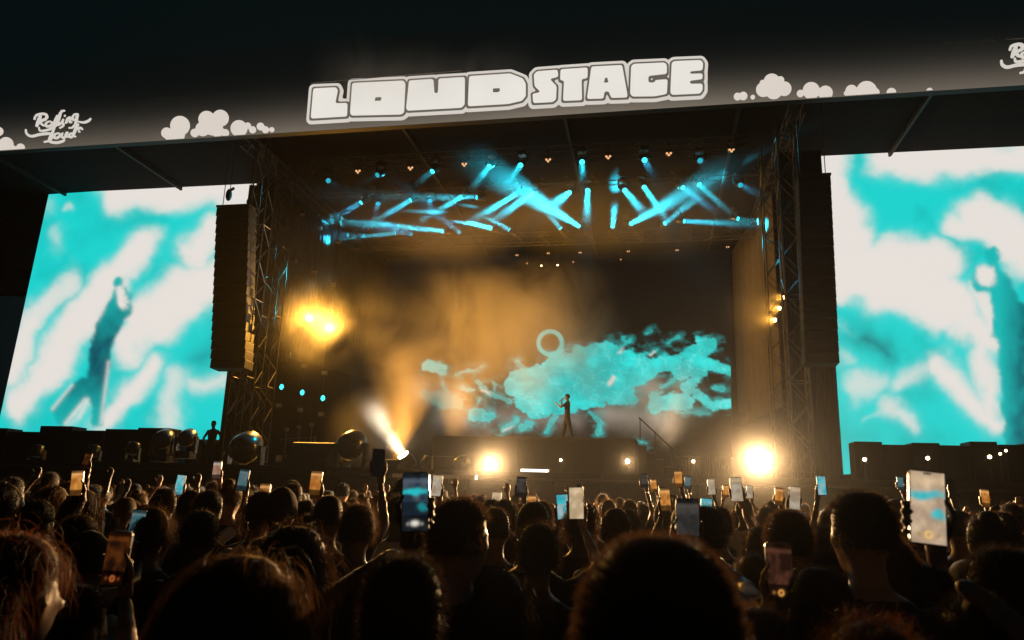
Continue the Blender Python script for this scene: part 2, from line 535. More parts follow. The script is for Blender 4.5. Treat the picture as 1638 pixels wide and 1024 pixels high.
# ---------------------------------------------------------------- video screens
CYAN = np.array((.0105, .64, .615))
WHITE = np.array((.80, .745, .70))
DARK = np.array((.004, .075, .11))
NAVY = np.array((.002, .012, .022))
def mixc(c, d, m):
    return c * (1 - m[..., None]) + d * m[..., None]
def lin_quad(C, u, v):
    a, b, c, d = C          # tl, tr, br, bl
    return (a * (1 - u) + b * u) * (1 - v) + (d * (1 - u) + c * u) * v
def video_screen(name, label, corners, Y, N, draw, case_y=.25, strength=1.0):
    root = thing(name, label, 'screen', group='side video screens')
    P = [at(x, y, Y) for x, y in corners]
    base = (P[2] + P[3]) / 2
    root.location = base
    P = [p - base for p in P]
    nu, nv = N
    U, V = np.meshgrid(np.linspace(0, 1, nu), np.linspace(0, 1, nv))
    X = (corners[0][0] * (1 - U) + corners[1][0] * U) * (1 - V) + (corners[3][0] * (1 - U) + corners[2][0] * U) * V
    Yp = (corners[0][1] * (1 - U) + corners[1][1] * U) * (1 - V) + (corners[3][1] * (1 - U) + corners[2][1] * U) * V
    col = draw(X, Yp)
    pts = []
    for j in range(nv):
        for i in range(nu):
            pts.append(lin_quad(P, U[j, i], V[j, i]))
    fs = [(j * nu + i, (j + 1) * nu + i, (j + 1) * nu + i + 1, j * nu + i + 1) for j in range(nv - 1) for i in range(nu - 1)]
    cols = np.concatenate([col, np.ones((*col.shape[:2], 1))], -1).reshape(-1, 4)
    picture_mesh('emissive_face', pts, fs, cols, screen_mat(name + '_face', strength, 'NONE'), root)
    d = Vector((0, 1, 0))
    o = []
    e = .04
    cen = sum(P, Vector()) / 4
    Q = [p + (p - cen).normalized() * e for p in P]
    MB().add([q + d * .01 for q in Q] + [q + d * case_y for q in Q], [(0, 1, 2, 3), (7, 6, 5, 4), (0, 4, 5, 1), (1, 5, 6, 2), (2, 6, 7, 3), (3, 7, 4, 0)]).build('panel_case', M_black, root)
    # hanging bumpers along the top edge
    for k in range(8):
        t = (k + .5) / 8
        p = P[0].lerp(P[1], t)
        MB().cbox((p.x, .12, p.z + .16), ((P[1] - P[0]).length / 8 * .82, .08, .07)).build('hanging_bar', M_alu, root)
        MB().tube((p.x, .12, p.z + .19), (p.x, .12, ZR + .5 - base.z), .015, n=5).build('hoist_chain', M_alu, root)
        MB().tube((p.x + .1, .12, p.z + .03), (p.x + .1, .12, p.z + .14), .02, n=5).build('hanging_link', M_alu, root)
    # ground support legs behind
    for t in (.15, .85):
        p = P[3].lerp(P[2], t)
        MB().box((p.x - .15, case_y + .02, ZD - base.z - .02), (p.x + .15, case_y + .3, 9)).build('support_leg', M_black, root)
    return root

def warp(X, Y, amp, sc, seed=0):
    return X + (fbm(X / sc + seed, Y / sc + 3 * seed) - .48) * amp, Y + (fbm(X / sc + 40 + seed, Y / sc + 11) - .48) * amp
def field(X, Y, L, conv, w):
    m = np.zeros_like(X)
    for (a, b, r, *o) in L:
        d = capsule(X, Y, conv(a), conv(b), r * conv.s)
        k = o[0] if o else 1.0
        m = np.maximum(m, k * soft(d, (o[1] if len(o) > 1 else w)))
    return m
class Conv:
    def __init__(s, ox, oy, sc): s.ox, s.oy, s.s = ox, oy, 1 / sc
    def __call__(s, p): return (s.ox + p[0] * s.s, s.oy + p[1] * s.s)

def draw_left(X, Y):
    k = Conv(0, 270, 2.276)
    wx, wy = warp(X, Y, 46, 55, 1)
    m = field(wx, wy, [((70, 870), (420, 420), 62), ((300, 540), (535, 290), 55), ((420, 110), (960, 60), 62), ((840, 60), (900, 180), 50), ((560, 560), (760, 420), 95), ((480, 660), (640, 520), 55), ((700, 330), (800, 220), 45),
                       ((380, 930), (560, 740), 45), ((620, 930), (650, 790), 32, .8), ((700, 820), (790, 800), 24, .85), ((30, 770), (130, 560), 42), ((110, 560), (260, 430), 48, .9), ((200, 240), (215, 270), 22, .5), ((170, 110), (180, 140), 10, .4),
                       ((240, 135), (268, 135), 12, .6, 2), ((260, 960), (320, 840), 10, .6)], k, 4.2)
    c = mixc(np.broadcast_to(CYAN, X.shape + (3,)), WHITE, m)
    sh = np.clip((fbm(X / 60 + 9, Y / 60) - .45) * 2.2, 0, 1) * (1 - m)
    c = mixc(c, CYAN * .78, sh)
    gx, gy = warp(X, Y, 16, 22, 5)
    f = field(gx, gy, [((442, 425), (446, 448), 15, .55), ((448, 480), (395, 600), 34, .55), ((390, 590), (352, 720), 38, .8), ((350, 700), (340, 800), 34, .97), ((350, 780), (352, 930), 26, .9), ((345, 760), (352, 900), 18, 1), ((330, 800), (235, 895), 28, .85), ((215, 870), (245, 940), 14, .7), ((465, 480), (490, 480), 9, .5)], k, 3.2)
    f = f * .0
    q = lambda P: [k(p) for p in P]
    body = np.minimum(sd_poly(gx, gy, q([(428, 456), (470, 452), (490, 480), (478, 540), (455, 580), (432, 640), (420, 690), (406, 740), (400, 800), (396, 850), (386, 938), (340, 938), (345, 850), (330, 832), (256, 930), (238, 938), (195, 882), (270, 802), (320, 776), (336, 700), (330, 640), (360, 580), (385, 520), (410, 475)])), capsule(gx, gy, k((443, 425)), k((446, 442)), 16 * k.s))
    bm_ = soft(body, 1.3)
    vy = (Y - 270) * 2.276
    deep = np.clip(np.exp(-((vy - 740) / 120) ** 2) + .55 * np.exp(-((vy - 600) / 120) ** 2), 0, 1) * (.7 + .6 * (fbm(X / 14, Y / 18) - .3))
    fig = CYAN[None, None] * .72 * (1 - deep[..., None]) + DARK[None, None] * deep[..., None]
    c = c * (1 - bm_[..., None]) + fig * bm_[..., None]
    h = field(gx, gy, [((450, 470), (455, 505), 17, 1), ((465, 480), (470, 500), 10, .9)], k, 1.4)
    c = mixc(c, WHITE, h)
    sl = field(X, Y, [((200, 880), (270, 800), 4, .8), ((250, 930), (320, 850), 5, .9), ((300, 910), (330, 850), 4, .9), ((380, 930), (405, 720), 5, .7)], k, 1.5)
    c = mixc(c, WHITE, sl)
    dk = field(wx, wy, [((720, 720), (760, 700), 20, .6)], k, 8)
    c = mixc(c, DARK, dk)
    return c

def draw_right(X, Y):
    k = Conv(1200, 220, 1.897)
    wx, wy = warp(X, Y, 52, 60, 4)
    m = field(wx, wy, [((420, 50), (900, 60), 62), ((240, 40), (300, 330), 62), ((290, 420), (560, 430), 92), ((420, 480), (640, 540), 75), ((600, 560), (740, 640), 42), ((700, 250), (860, 370), 70), ((640, 290), (760, 300), 45), ((720, 500), (745, 620), 30), ((250, 250), (270, 480), 40),
                       ((450, 780), (600, 690), 24, .8), ((600, 690), (760, 890), 34), ((720, 620), (750, 890), 28), ((420, 840), (500, 890), 24, .85), ((320, 780), (390, 775), 26, .75), ((285, 690), (300, 710), 20, .5), ((275, 600), (300, 600), 8, .3)], k, 4.2)
    c = mixc(np.broadcast_to(CYAN, X.shape + (3,)), WHITE, m)
    sh = np.clip((fbm(X / 55 + 2, Y / 60 + 5) - .43) * 2.4, 0, 1) * (1 - m)
    c = mixc(c, CYAN * .75, sh)
    gx, gy = warp(X, Y, 16, 22, 2)
    f = field(gx, gy, [((738, 372), (745, 392), 18, .6), ((700, 430), (690, 500), 10, .6), ((770, 420), (805, 560), 40, .62), ((790, 540), (850, 900), 46, .85), ((840, 500), (900, 900), 60, .97), ((370, 620), (420, 680), 16, .85), ((690, 430), (650, 450), 5, .4)], k, 5)
    dk_ = field(wx, wy, [((350, 620), (420, 690), 16, .85)], k, 7)
    c = mixc(c, DARK, dk_)
    q = lambda P: [k(p) for p in P]
    body = np.minimum(sd_poly(gx, gy, q([(690, 430), (705, 410), (760, 400), (790, 440), (831, 520), (960, 560), (960, 960), (785, 960), (774, 800), (762, 700), (766, 650), (746, 620), (748, 540), (735, 500), (700, 500), (690, 470)])), capsule(gx, gy, k((742, 372)), k((745, 392)), 20 * k.s))
    bm_ = soft(body, 1.4)
    ux_ = (X - 1200) * 1.897
    deep = np.clip((ux_ - 770) / 60, 0, 1) * (.6 + .7 * (fbm(X / 16, Y / 20) - .3))
    fig = CYAN[None, None] * .74 * (1 - deep[..., None]) + DARK[None, None] * deep[..., None]
    c = c * (1 - bm_[..., None]) + fig * bm_[..., None]
    c = mixc(c, WHITE, field(gx, gy, [((722, 430), (735, 455), 24, 1), ((740, 430), (745, 440), 16, 1)], k, 1.6))
    c = mixc(c, WHITE, field(wx, wy, [((742, 520), (748, 560), 5, .7), ((340, 870), (420, 850), 4, .4)], k, 2))
    return c
SCL = video_screen('video_screen', 'tall left video screen showing a cyan and white blurred performer', [(78, 311), (411, 289), (366, 704), (-6, 694)], YS, (150, 170), draw_left)
SCR = video_screen('video_screen', 'tall right video screen cut by the photo edge, cyan and white picture', [(1309, 238), (1720, 224), (1776, 742), (1349, 759)], YS, (180, 200), draw_right)

# low black bank in front of the right screen, with a row of small lamps on it
def draw_wall(X, Y):
    k = Conv(680, 500, 2.844)
    wx, wy = warp(X, Y, 26, 26, 3)
    ux, uy = warp(X, Y, 12, 10, 8)
    wx, wy = (wx + ux) / 2, (wy + uy) / 2
    L = [((470, 350), (640, 310), 62), ((640, 300), (860, 255), 82), ((560, 400), (800, 360), 75), ((850, 300), (960, 280), 78), ((500, 430), (820, 420), 32), ((800, 400), (960, 390), 28), ((930, 290), (1180, 240), 34),
         ((1190, 260), (1240, 270), 50), ((1240, 210), (1290, 170), 36), ((1290, 250), (1370, 280), 20), ((1080, 430), (1200, 425), 36), ((1220, 380), (1235, 345), 24), ((1250, 395), (1320, 440), 20), ((1340, 430), (1390, 440), 18), ((1330, 360), (1360, 360), 8),
         ((40, 255), (110, 285), 20), ((180, 294), (295, 272), 5), ((455, 240), (495, 285), 7), ((270, 330), (330, 390), 9), ((200, 350), (260, 370), 8), ((330, 385), (430, 425), 8), ((110, 340), (130, 375), 7), ((350, 345), (355, 375), 5),
         ((390, 550), (455, 500), 9), ((480, 535), (530, 515), 9), ((590, 550), (635, 480), 8), ((785, 475), (825, 520), 7), ((822, 520), (826, 560), 10), ((265, 450), (280, 415), 4), ((250, 480), (320, 490), 22, .8),
         ((905, 195), (965, 155), 7), ((930, 150), (935, 160), 5), ((980, 215), (1080, 195), 6), ((1040, 125), (1060, 105), 2), ((1120, 160), (1165, 132), 6), ((1060, 240), (1120, 215), 5), ((1100, 350), (1145, 335), 7), ((1060, 390), (1110, 378), 7), ((1170, 470), (1300, 480), 8, .5),
         ((1010, 600), (1030, 605), 5), ((30, 385), (180, 425), 22, .45), ((100, 430), (190, 440), 18, .5)]
    rag = fbm(X / 21 + 5, Y / 13 + 2) - .50
    rag2 = fbm(X / 7 + 1, Y / 6 + 8) - .48
    m = np.zeros_like(X)
    near = np.full(X.shape, 1e9)
    for (a, b, r, *o) in L:
        rr = r * k.s * (1.14 if r >= 20 else 1.0)
        d = capsule(wx, wy, k(a), k(b), rr) + rag * min(19, 5 + .9 * rr) + rag2 * min(7, 3 + .4 * rr)
        m = np.maximum(m, (o[0] if o else (1 if r > 12 else .68)) * soft(d, .8 if r > 12 else 1.6))
        near = np.minimum(near, d)
    pale = field(wx, wy, [((930, 370), (1040, 360), 45, .55), ((860, 480), (1110, 500), 40, .6), ((960, 470), (1000, 400), 40, .5), ((0, 370), (160, 400), 40, .5), ((330, 480), (720, 500), 30, .4), ((120, 480), (300, 500), 45, .4), ((560, 190), (760, 200), 12, .18)], k, 7)
    base = np.array((.003, .0028, .0028))
    c = mixc(np.broadcast_to(base, X.shape + (3,)), np.array((.50, .43, .36)), pale)
    tone = .76 + .42 * np.clip((fbm(X / 20 + 3, Y / 15) - .32) * 2.4, 0, 1)
    cy_ = CYAN * .98
    cc = cy_[None, None, :] * tone[..., None]
    c = c * (1 - m[..., None]) + cc * m[..., None]
    halo = np.clip(1 - near / 13, 0, 1) * np.clip((fbm(X / 11 + 6, Y / 7 + 1) - .42) * 4, 0, 1) * (1 - m)
    c = mixc(c, CYAN * .8, halo * .5)
    edge = np.exp(-(near / 1.5) ** 2)
    c = mixc(c, CYAN * 1.1, edge * .5 * (m > .3))
    streak = soft(np.abs(fbm(wx / 20 + 2, wy / 16 + 7) - .47) - .012, .006) * m * .5
    c = mixc(c, np.array((.25, .75, .72)), streak)
    wl = field(wx, wy, [((870, 345), (890, 320), 9), ((300, 375), (325, 385), 5), ((920, 205), (935, 190), 3), ((1040, 210), (1065, 200), 3), ((395, 550), (440, 530), 4, .8)], k, 1)
    c = mixc(c, np.array((.75, .66, .58)), wl)
    rd = np.hypot(X - k((608, 0))[0], Y - k((0, 157))[1]) * 2.844
    ring = soft(np.abs(rd - 58) - 3, 1.2) + soft(np.abs(rd - 47) - 2, 1.2) + .5 * soft(np.abs(rd - 52) - 9, 1.5)
    c = mixc(c, CYAN * 1.0, np.clip(ring, 0, 1))
    return c
YW = 40.8
WL = video_screen('video_wall', 'wide rear video wall with cyan clouds and a ring behind the performer', [(560, 395), (1166, 372), (1171, 760), (560, 757)], YW, (350, 220), draw_wall)
WL['group'] = ''
del WL['group']

# ---------------------------------------------------------------- truss kit
def truss_mesh(L, w=.4, r=.022, step=.55):
    """box truss along x, from 0 to L: chords and lacing"""
    ch, br = MB(), MB()
    h = w / 2
    for sy in (-h, h):
        for sz in (-h, h):
            ch.tube((0, sy, sz), (L, sy, sz), r, n=6)
    n = max(2, int(L / step))
    for i in range(n):
        x0, x1 = L * i / n, L * (i + 1) / n
        if i % 2: x0, x1 = x1, x0
        for s in (-h, h):
            br.tube((x0, s, -h), (x1, s, h), r * .55, n=4, caps=False)
            br.tube((x0, -h, s), (x1, h, s), r * .55, n=4, caps=False)
        if i % 4 == 0:
            for s in (-h, h):
                br.tube((L * i / n, s, -h), (L * i / n, s, h), r * .6, n=4, caps=False)
                br.tube((L * i / n, -h, s), (L * i / n, h, s), r * .6, n=4, caps=False)
    return ch, br
def truss(label, p, q, w=.4, name='roof_truss', group=None, m=None, drops=0, ztop=0):
    p, q = Vector(p), Vector(q)
    L = (q - p).length
    ch, br = truss_mesh(L, w)
    t = thing(name, label, 'truss', p, group=group)
    d = (q - p).normalized()
    t.rotation_mode = 'QUATERNION'
    t.rotation_quaternion = d.to_track_quat('X', 'Z')
    ch.build('chord', m or M_alu, t)
    br.build('lacing', m or M_alu, t)
    for k in range(drops):
        x = L * (k + .5) / drops
        MB().tube((x, 0, w / 2), (x, 0, ztop - p.z), .012, n=5).build('hoist_chain', M_black, t)
    return t
ZT = ZR + .36
M_dalu = mat('dulled_truss', (.05, .046, .044), .55, .6, .3, 15)
def row(Y, yl, xa, ya, xb, yb, label):
    a, b = at(xa, ya, Y), at(xb, yb, Y)
    z = (a.z + b.z) / 2
    t = truss(label, (a.x, Y, z), (b.x, Y, z), .5, group='lighting trusses under the roof', m=M_dalu, drops=6, ztop=ZT)
    return z
Y1, Y2, Y3 = 27.1, 30.5, 34.3
Z1 = row(Y1, 0, 500, 262, 1200, 236, 'front lighting truss under the roof, carrying the topmost lamps')
Z2 = row(Y2, 0, 500, 303, 1215, 276, 'middle lighting truss with blue beam lamps')
Z3 = row(Y3, 0, 530, 392, 1205, 372, 'rear lighting truss with blue beam lamps pointing upward')
# trusses running back from the header
for x, lab in ((395, 'short roof truss running back above the left screen'), (1275, 'short roof truss running back above the right speaker column')):
    a = at(x, 215 if x < 800 else 158, YH + .5)
    truss(lab, (a.x, YH + .5, ZR + .05), (a.x, 40, ZR + .05), .45, group='trusses running back from the header', m=M_dalu)
# stage towers
def tower(px, Y, label):
    a = at(px, 600, Y)
    t = thing('stage_tower', label, 'tower', (a.x, Y, 0), group='stage towers')
    ch, br = truss_mesh(ZR + .3, .6, .03, .7)
    for b, nm in ((ch, 'chord'), (br, 'lacing')):
        b.v = [(y, z, x) for x, y, z in b.v]
        b.build(nm, M_dalu, t)
    MB().cbox((0, 0, .06), (1, 1, .12)).build('base_plate', M_black, t)
    return t
tower(389, 25.1, 'lattice tower directly behind the left speaker column')
tower(424, 27.6, 'lattice tower at the left of the stage opening')
tower(1247, 28.2, 'lattice tower carrying three amber lamps at the right')
tower(1276, 25.9, 'lattice tower directly behind the right speaker column')

# line arrays: columns of speaker cabinets
def line_array(label, px0, py0, px1, py1, wpx, Y, n):
    a, b = at(px0, py0, Y), at(px1, py1, Y)
    w = (at(px0 + wpx, py0, Y) - a).x
    t = thing('line_array', label, 'speaker array', (a.x, Y, b.z), group='hanging speaker columns')
    H = a.z - b.z
    h = H / n
    for i in range(n):
        f = (i + .5) / n
        x = (b.x - a.x) * f
        m = MB()
        z = H - h * (i + .5)
        tilt = .02 + .10 * max(0, f - .6)
        R_ = Matrix.Translation((x + w / 2, 0, z)) @ Matrix.Rotation(-tilt, 4, 'X')
        m.box((-w / 2, 0, -h / 2 + .008), (w / 2, .6, h / 2 - .008), R_)
        c = m.build('speaker_cabinet', M_black, t, bevel=.012)
        MB().box((-w / 2 + .03, -.02, -h / 2 + .03), (w / 2 - .03, -.004, h / 2 - .03), R_).build('grille', M_cloth, c)
    MB().box((-.02, 0, H + .02), (w + .02, .5, H + .1)).build('flying_frame', M_black, t)
    for s in (.1, w - .1):
        MB().tube((s, .25, H + .1), (s, .25, ZT + .1 - b.z), .015, n=5).build('hoist_chain', M_black, t)
    return t
line_array('black hanging speaker column in front of the left screen', 346, 332, 336, 589, 52, 24.4, 18)
line_array('black hanging speaker column at the edge of the right screen', 1277, 283, 1288, 581, 52, 24.4, 18)
# two rigging clamps with motors on top of the left column
for x, y, lab in ((366, 312, 'dark chain motor hanging in front of the left screen corner'), (397, 323, 'small dark clamp lamp above the left speaker column')):
    p = at(x, y, 24.7)
    t = thing('rigging_motor', lab, 'rigging', p, group='rigging above the left speaker column')
    s = .55 if x < 380 else .3
    MB().ell((0, 0, 0), (.22 * s, .2 * s, .45 * s)).build('motor_body', M_black, t, True)
    MB().tube((0, 0, .3 * s), (.35 * s, 0, .5 * s), .1 * s).build('hook', M_black, t)
    MB().tube((0, .05, .4 * s), (0, .05, ZT - p.z), .014, n=5).build('chain', M_black, t)

# side drapes and scrims inside the stage
def drape(name, label, P, m, folds=40, amp=.05):
    """a hanging cloth: P is the top polyline (x, y) with z0, z1"""
    (x0, y0), (x1, y1), z0, z1, sl = P
    vs, fs = [], []
    nz_ = 6
    d = Vector((x1 - x0, y1 - y0, 0))
    nrm = Vector((-d.y, d.x, 0)).normalized()
    n_ = folds * 4
    for j in range(nz_ + 1):
        for i in range(n_ + 1):
            t = i / n_
            o_ = nrm * amp * math.sin(i * math.pi / 2) * (1 + .5 * math.sin(i * .37))
            zz = z0 + sl * t + (z1 - z0 - sl * t) * j / nz_
            vs.append(Vector((x0, y0, 0)) + d * t + o_ + Vector((0, 0, zz)))
    for j in range(nz_):
        for i in range(n_):
            a_ = j * (n_ + 1) + i
            fs.append((a_, a_ + 1, a_ + n_ + 2, a_ + n_ + 1))
    o = MB().add(vs, fs).build(name, m, None, True)
    sm = o.modifiers.new('solid', 'SOLIDIFY')
    sm.thickness = .012
    return tag(o, label, 'drape', 'cloths hanging in the stage wings')
a, b = at(412, 560, 29.3), at(640, 612, 39)
drape('side_scrim', 'grey scrim hanging at the left inside the stage, lit amber', ((a.x, 29.3), (b.x - 1.2, 39), a.z, ZR, b.z - a.z), M_scrim, 36, .03)
a = at(398, 600, 28.8)
drape('wing_drape', 'black drape beside the left screen closing the stage wing', ((a.x - .75, 28.4), (a.x + .3, 28.8), .2, ZR, 0), M_cloth, 12, .06)
a, b = at(1172, 700, 39.6), at(1238, 700, 31.2)
drape('side_scrim', 'grey scrim hanging at the right inside the stage', ((a.x + .3, 39.6), (b.x + .4, 31.2), at(1238, 650, 31.2).z, ZR, 0), M_scrim, 30, .03)
a, b = at(1262, 700, 27.8), at(1345, 700, 27.8)
drape('wing_drape', 'black drape between the right tower and the right screen', ((a.x, 27.8), (b.x, 27.8), .2, ZR, 0), M_cloth, 12, .06)
# ---------------------------------------------------------------- lamps
def head_meshes():
    m = MB()
    n = 14
    prof = [(-.20, .05), (-.19, .10), (-.12, .135), (.02, .14), (.14, .125), (.2, .115), (.21, .10)]
    m.rings([[Vector((r * math.cos(2 * math.pi * k / n), r * math.sin(2 * math.pi * k / n), z)) for k in range(n)] for z, r in prof])
    hm = m.mesh('lamp_head', M_plast, True)
    lens = MB().tube((0, 0, .205), (0, 0, .222), .095, n=16)
    return hm, lens
HEAD, _ln = head_meshes()
LENS = {}
for nm, mm in (('cyan', M_cyanlens), ('dim', M_cyandim), ('warm', M_warmlens), ('white', M_whitelens), ('dark', M_plast), ('small', M_smalllens), ('glow', M_glow)):
    LENS[nm] = MB().add(_ln.v, _ln.f).mesh('lens_' + nm, mm)
ARM = MB().box((-.02, -.045, -.02), (.02, .045, .3)).mesh('yoke_arm', M_plast)
ARM.materials[0] = M_plast
BASE = MB().cbox((0, 0, .07), (.3, .3, .14)).mesh('lamp_base', M_plast)
CLAMP = MB().tube((0, 0, .14), (0, 0, .26), .03).mesh('clamp', M_black)
def beam_light(parent, loc, d, power, col, size=.19, spread=5.0, name='beam'):
    L = bpy.data.lights.new(name, 'AREA')
    L.shape = 'DISK'
    L.size = size
    L.spread = rad(spread)
    L.energy = power
    L.color = col
    o = bpy.data.objects.new(name, L)
    COL.objects.link(o)
    o.parent = parent
    o.location = loc
    o.rotation_mode = 'QUATERNION'
    o.rotation_quaternion = Vector(d).to_track_quat('-Z', 'Y')
    return o
def moving_head(label, p, d, s=1.0, lens='cyan', hang=True, group=None, name='moving_head_lamp', rz=0, cat='stage lamp'):
    """p is the centre of the lamp head; d its aim"""
    d = Vector(d).normalized()
    k = 1 if hang else -1
    p = Vector(p)
    t = thing(name, label, cat, p + Vector((0, 0, k * .42 * s)), group=group)
    t.scale = (s, s, s)
    z0 = -k * .42
    side = d.cross(Vector((0, 0, 1)))
    ang = math.atan2(side.y, side.x) if side.length > .1 else rz
    for sx in (-1, 1):
        o = inst('yoke_arm', ARM, t, (sx * .19 * math.cos(ang), sx * .19 * math.sin(ang), z0), (0 if hang else math.pi, 0, ang if hang else -ang))
    inst('base', BASE, t, (0, 0, -.15 if hang else .15), (0 if hang else math.pi, 0, ang))
    if hang: inst('clamp', CLAMP, t, (0, 0, -.16))
    h = inst('lamp_head', HEAD, t, (0, 0, z0))
    h.rotation_mode = 'QUATERNION'
    h.rotation_quaternion = d.to_track_quat('Z', 'Y')
    if not hang: h.scale = (1.2, 1.2, .78)
    l = inst('lens', LENS[lens], h)
    t['lens_z'] = 0
    del t['lens_z']
    return t, Vector((0, 0, z0)), d
BLUE = (.03, .62, 1.0)
CY2 = (.02, .74, .95)
BEAMS = [  # x, y of lens, end of visible beam, metres towards the audience, row, watts, spread
 (525, 289, 545, 300, 1.5, 1, 4, 8), (604, 280, 566, 302, 1.0, 1, 10, 6), (692, 274, 645, 312, .8, 1, 26, 6), (783, 266, 757, 299, .9, 1, 50, 6), (833, 264, 812, 292, 1.4, 1, 34, 7), (931, 259, 932, 283, 1.6, 1, 30, 7), (1031, 256, 1041, 275, 1.6, 1, 24, 8), (1120, 257, 1124, 262, 3, 1, 3, 8),
 (578, 324, 520, 357, .6, 2, 14, 5), (605, 326, 600, 340, 3, 2, 2, 6), (657, 320, 580, 366, .6, 2, 30, 5), (688, 321, 690, 335, 3, 2, 2, 6), (739, 315, 650, 367, .7, 2, 40, 5), (763, 316, 690, 316, .5, 2, 26, 6), (825, 311, 776, 341, .9, 2, 70, 6), (853, 309, 815, 335, 2.0, 2, 70, 8), (911, 308, 896, 320, 3.6, 2, 44, 9), (940, 304, 939, 336, 1.4, 2, 50, 7), (999, 304, 1018, 327, 2.2, 2, 46, 8), (1030, 299, 1064, 349, .8, 2, 60, 5), (1092, 300, 1128, 327, 1.4, 2, 20, 7), (1118, 295, 1176, 348, .4, 2, 30, 4), (1184, 296, 1204, 306, 1.5, 2, 9, 7),
 (557, 376, 520, 380, 1, 3, 5, 6), (582, 378, 560, 376, 1, 3, 4, 6), (633, 373, 500, 388, .5, 3, 34, 4), (658, 375, 640, 371, 2, 3, 3, 6), (711, 370, 540, 352, .4, 3, 80, 4), (735, 372, 720, 360, 2, 3, 3, 6), (788, 366, 600, 316, .4, 3, 210, 6), (815, 368, 752, 330, .6, 3, 40, 8), (897, 366, 860, 322, 2.6, 3, 70, 9), (926, 362, 900, 346, 4.2, 3, 110, 8), (980, 363, 983, 330, 3.6, 3, 60, 10), (1009, 358, 1031, 346, 3.0, 3, 64, 8), (1063, 358, 1091, 335, 1.8, 3, 34, 9), (1094, 354, 1165, 357, .8, 3, 70, 5), (1180, 350, 1240, 358, .5, 3, 34, 4)]
BS = .85
rows = {1: ('front', Y1), 2: ('middle', Y2), 3: ('rear', Y3)}
cnt = {1: 0, 2: 0, 3: 0}
ORD = 'first second third fourth fifth sixth seventh eighth ninth tenth eleventh twelfth thirteenth fourteenth fifteenth sixteenth'.split()
for (x, y, ex, ey, dy, r, wt, sp) in BEAMS:
    nm, Y = rows[r]
    cnt[r] += 1
    p = at(x, y, Y)
    e = at(ex, ey, Y - max(1.1, dy * .4))
    d = (e - p).normalized()
    c = p - d * .2 * 1.1
    lab = 'blue beam lamp, %s from the left on the %s roof truss' % (ORD[cnt[r] - 1], nm)
    t, z0, d = moving_head(lab, c, d, 1.1, 'cyan' if wt > 12 else 'dim', True, 'blue beam lamps under the roof')
    beam_light(t, z0 + d * .235, d, wt * BS, CY2 if wt > 25 else BLUE, .2, sp + 3)
# warm-lit wash lamps on the front truss
for i, (x, y) in enumerate(((573, 273), (657, 268), (743, 262), (877, 255), (973, 250), (1070, 245), (1170, 239))):
    p = at(x, y, Y1 - .15)
    t = thing('blinder_lamp', 'dim amber wash lamp, %s from the left under the front roof truss' % ORD[i], 'stage lamp', p, group='dim amber wash lamps under the front truss')
    MB().tube((0, .12, .02), (0, -.02, -.02), .13, .15, n=14).build('lamp_can', M_plast, t, True)
    for k, (u, v) in enumerate(((-.07, .0), (.07, .0), (0, -.075))):
        MB().tube((u, -.022, v - .02), (u, -.032, v - .022), .045, n=10).build('lens', M_glow, t)
    MB().box((-.16, .02, 0), (-.14, .06, .3)).build('yoke_arm', M_plast, t)
    MB().box((.14, .02, 0), (.16, .06, .3)).build('yoke_arm', M_plast, t)
    MB().tube((0, .04, .28), (0, .04, .5), .02).build('clamp', M_black, t)

def point_lamp(label, x, y, Y, r, lens, power, col, aim=None, spread=160, group=None, name='blinder_lamp', size=None, stand=0, hang=0, light=None):
    """round lamp facing aim"""
    p = at(x, y, Y)
    aim = Vector(aim) if aim is not None else (CAM - p)
    d = aim.normalized()
    t = thing(name, label, 'stage lamp', p, group=group)
    q = d.to_track_quat('Z', 'Y')
    can = MB().rings([[Vector((rr * math.cos(2 * math.pi * k / 16), rr * math.sin(2 * math.pi * k / 16), z)) for k in range(16)] for z, rr in ((-2 * r, .5 * r), (-1.6 * r, 1.05 * r), (-.2 * r, 1.3 * r), (.05 * r, 1.35 * r), (-.02 * r, 1.1 * r))]).build('lamp_can', M_plast, t, True)
    can.rotation_mode = 'QUATERNION'
    can.rotation_quaternion = q
    ln = MB().tube((0, 0, 0), (0, 0, .06 * r), r, n=20).build('lens', MATS[lens], can)
    for s in (-1, 1):
        MB().box((s * 1.45 * r - .012, -.02, -r * 1.9), (s * 1.45 * r + .012, .02, .1 * r)).build('yoke_arm', M_plast, t)
    MB().box((-1.45 * r, -.03, -r * 2.0), (1.45 * r, .03, -r * 1.9)).build('yoke_foot', M_plast, t)
    if stand:
        MB().tube((0, 0, -r * 2), (0, 0, stand - p.z), .03).build('stand_post', M_black, t)
    if hang:
        MB().tube((0, .1, 0), (0, .1, hang - p.z), .015).build('hanging_pole', M_black, t)
    if power:
        beam_light(t, d * (.12 * r + .01), Vector(light).normalized() if light else d, power, col, size or 2 * r, spread, 'lamp_light')
    return t
WARM = (1.0, .60, .26)
AMB = (1.0, .45, .06)
ADDED_WASH = (330, 320, 240, 130)
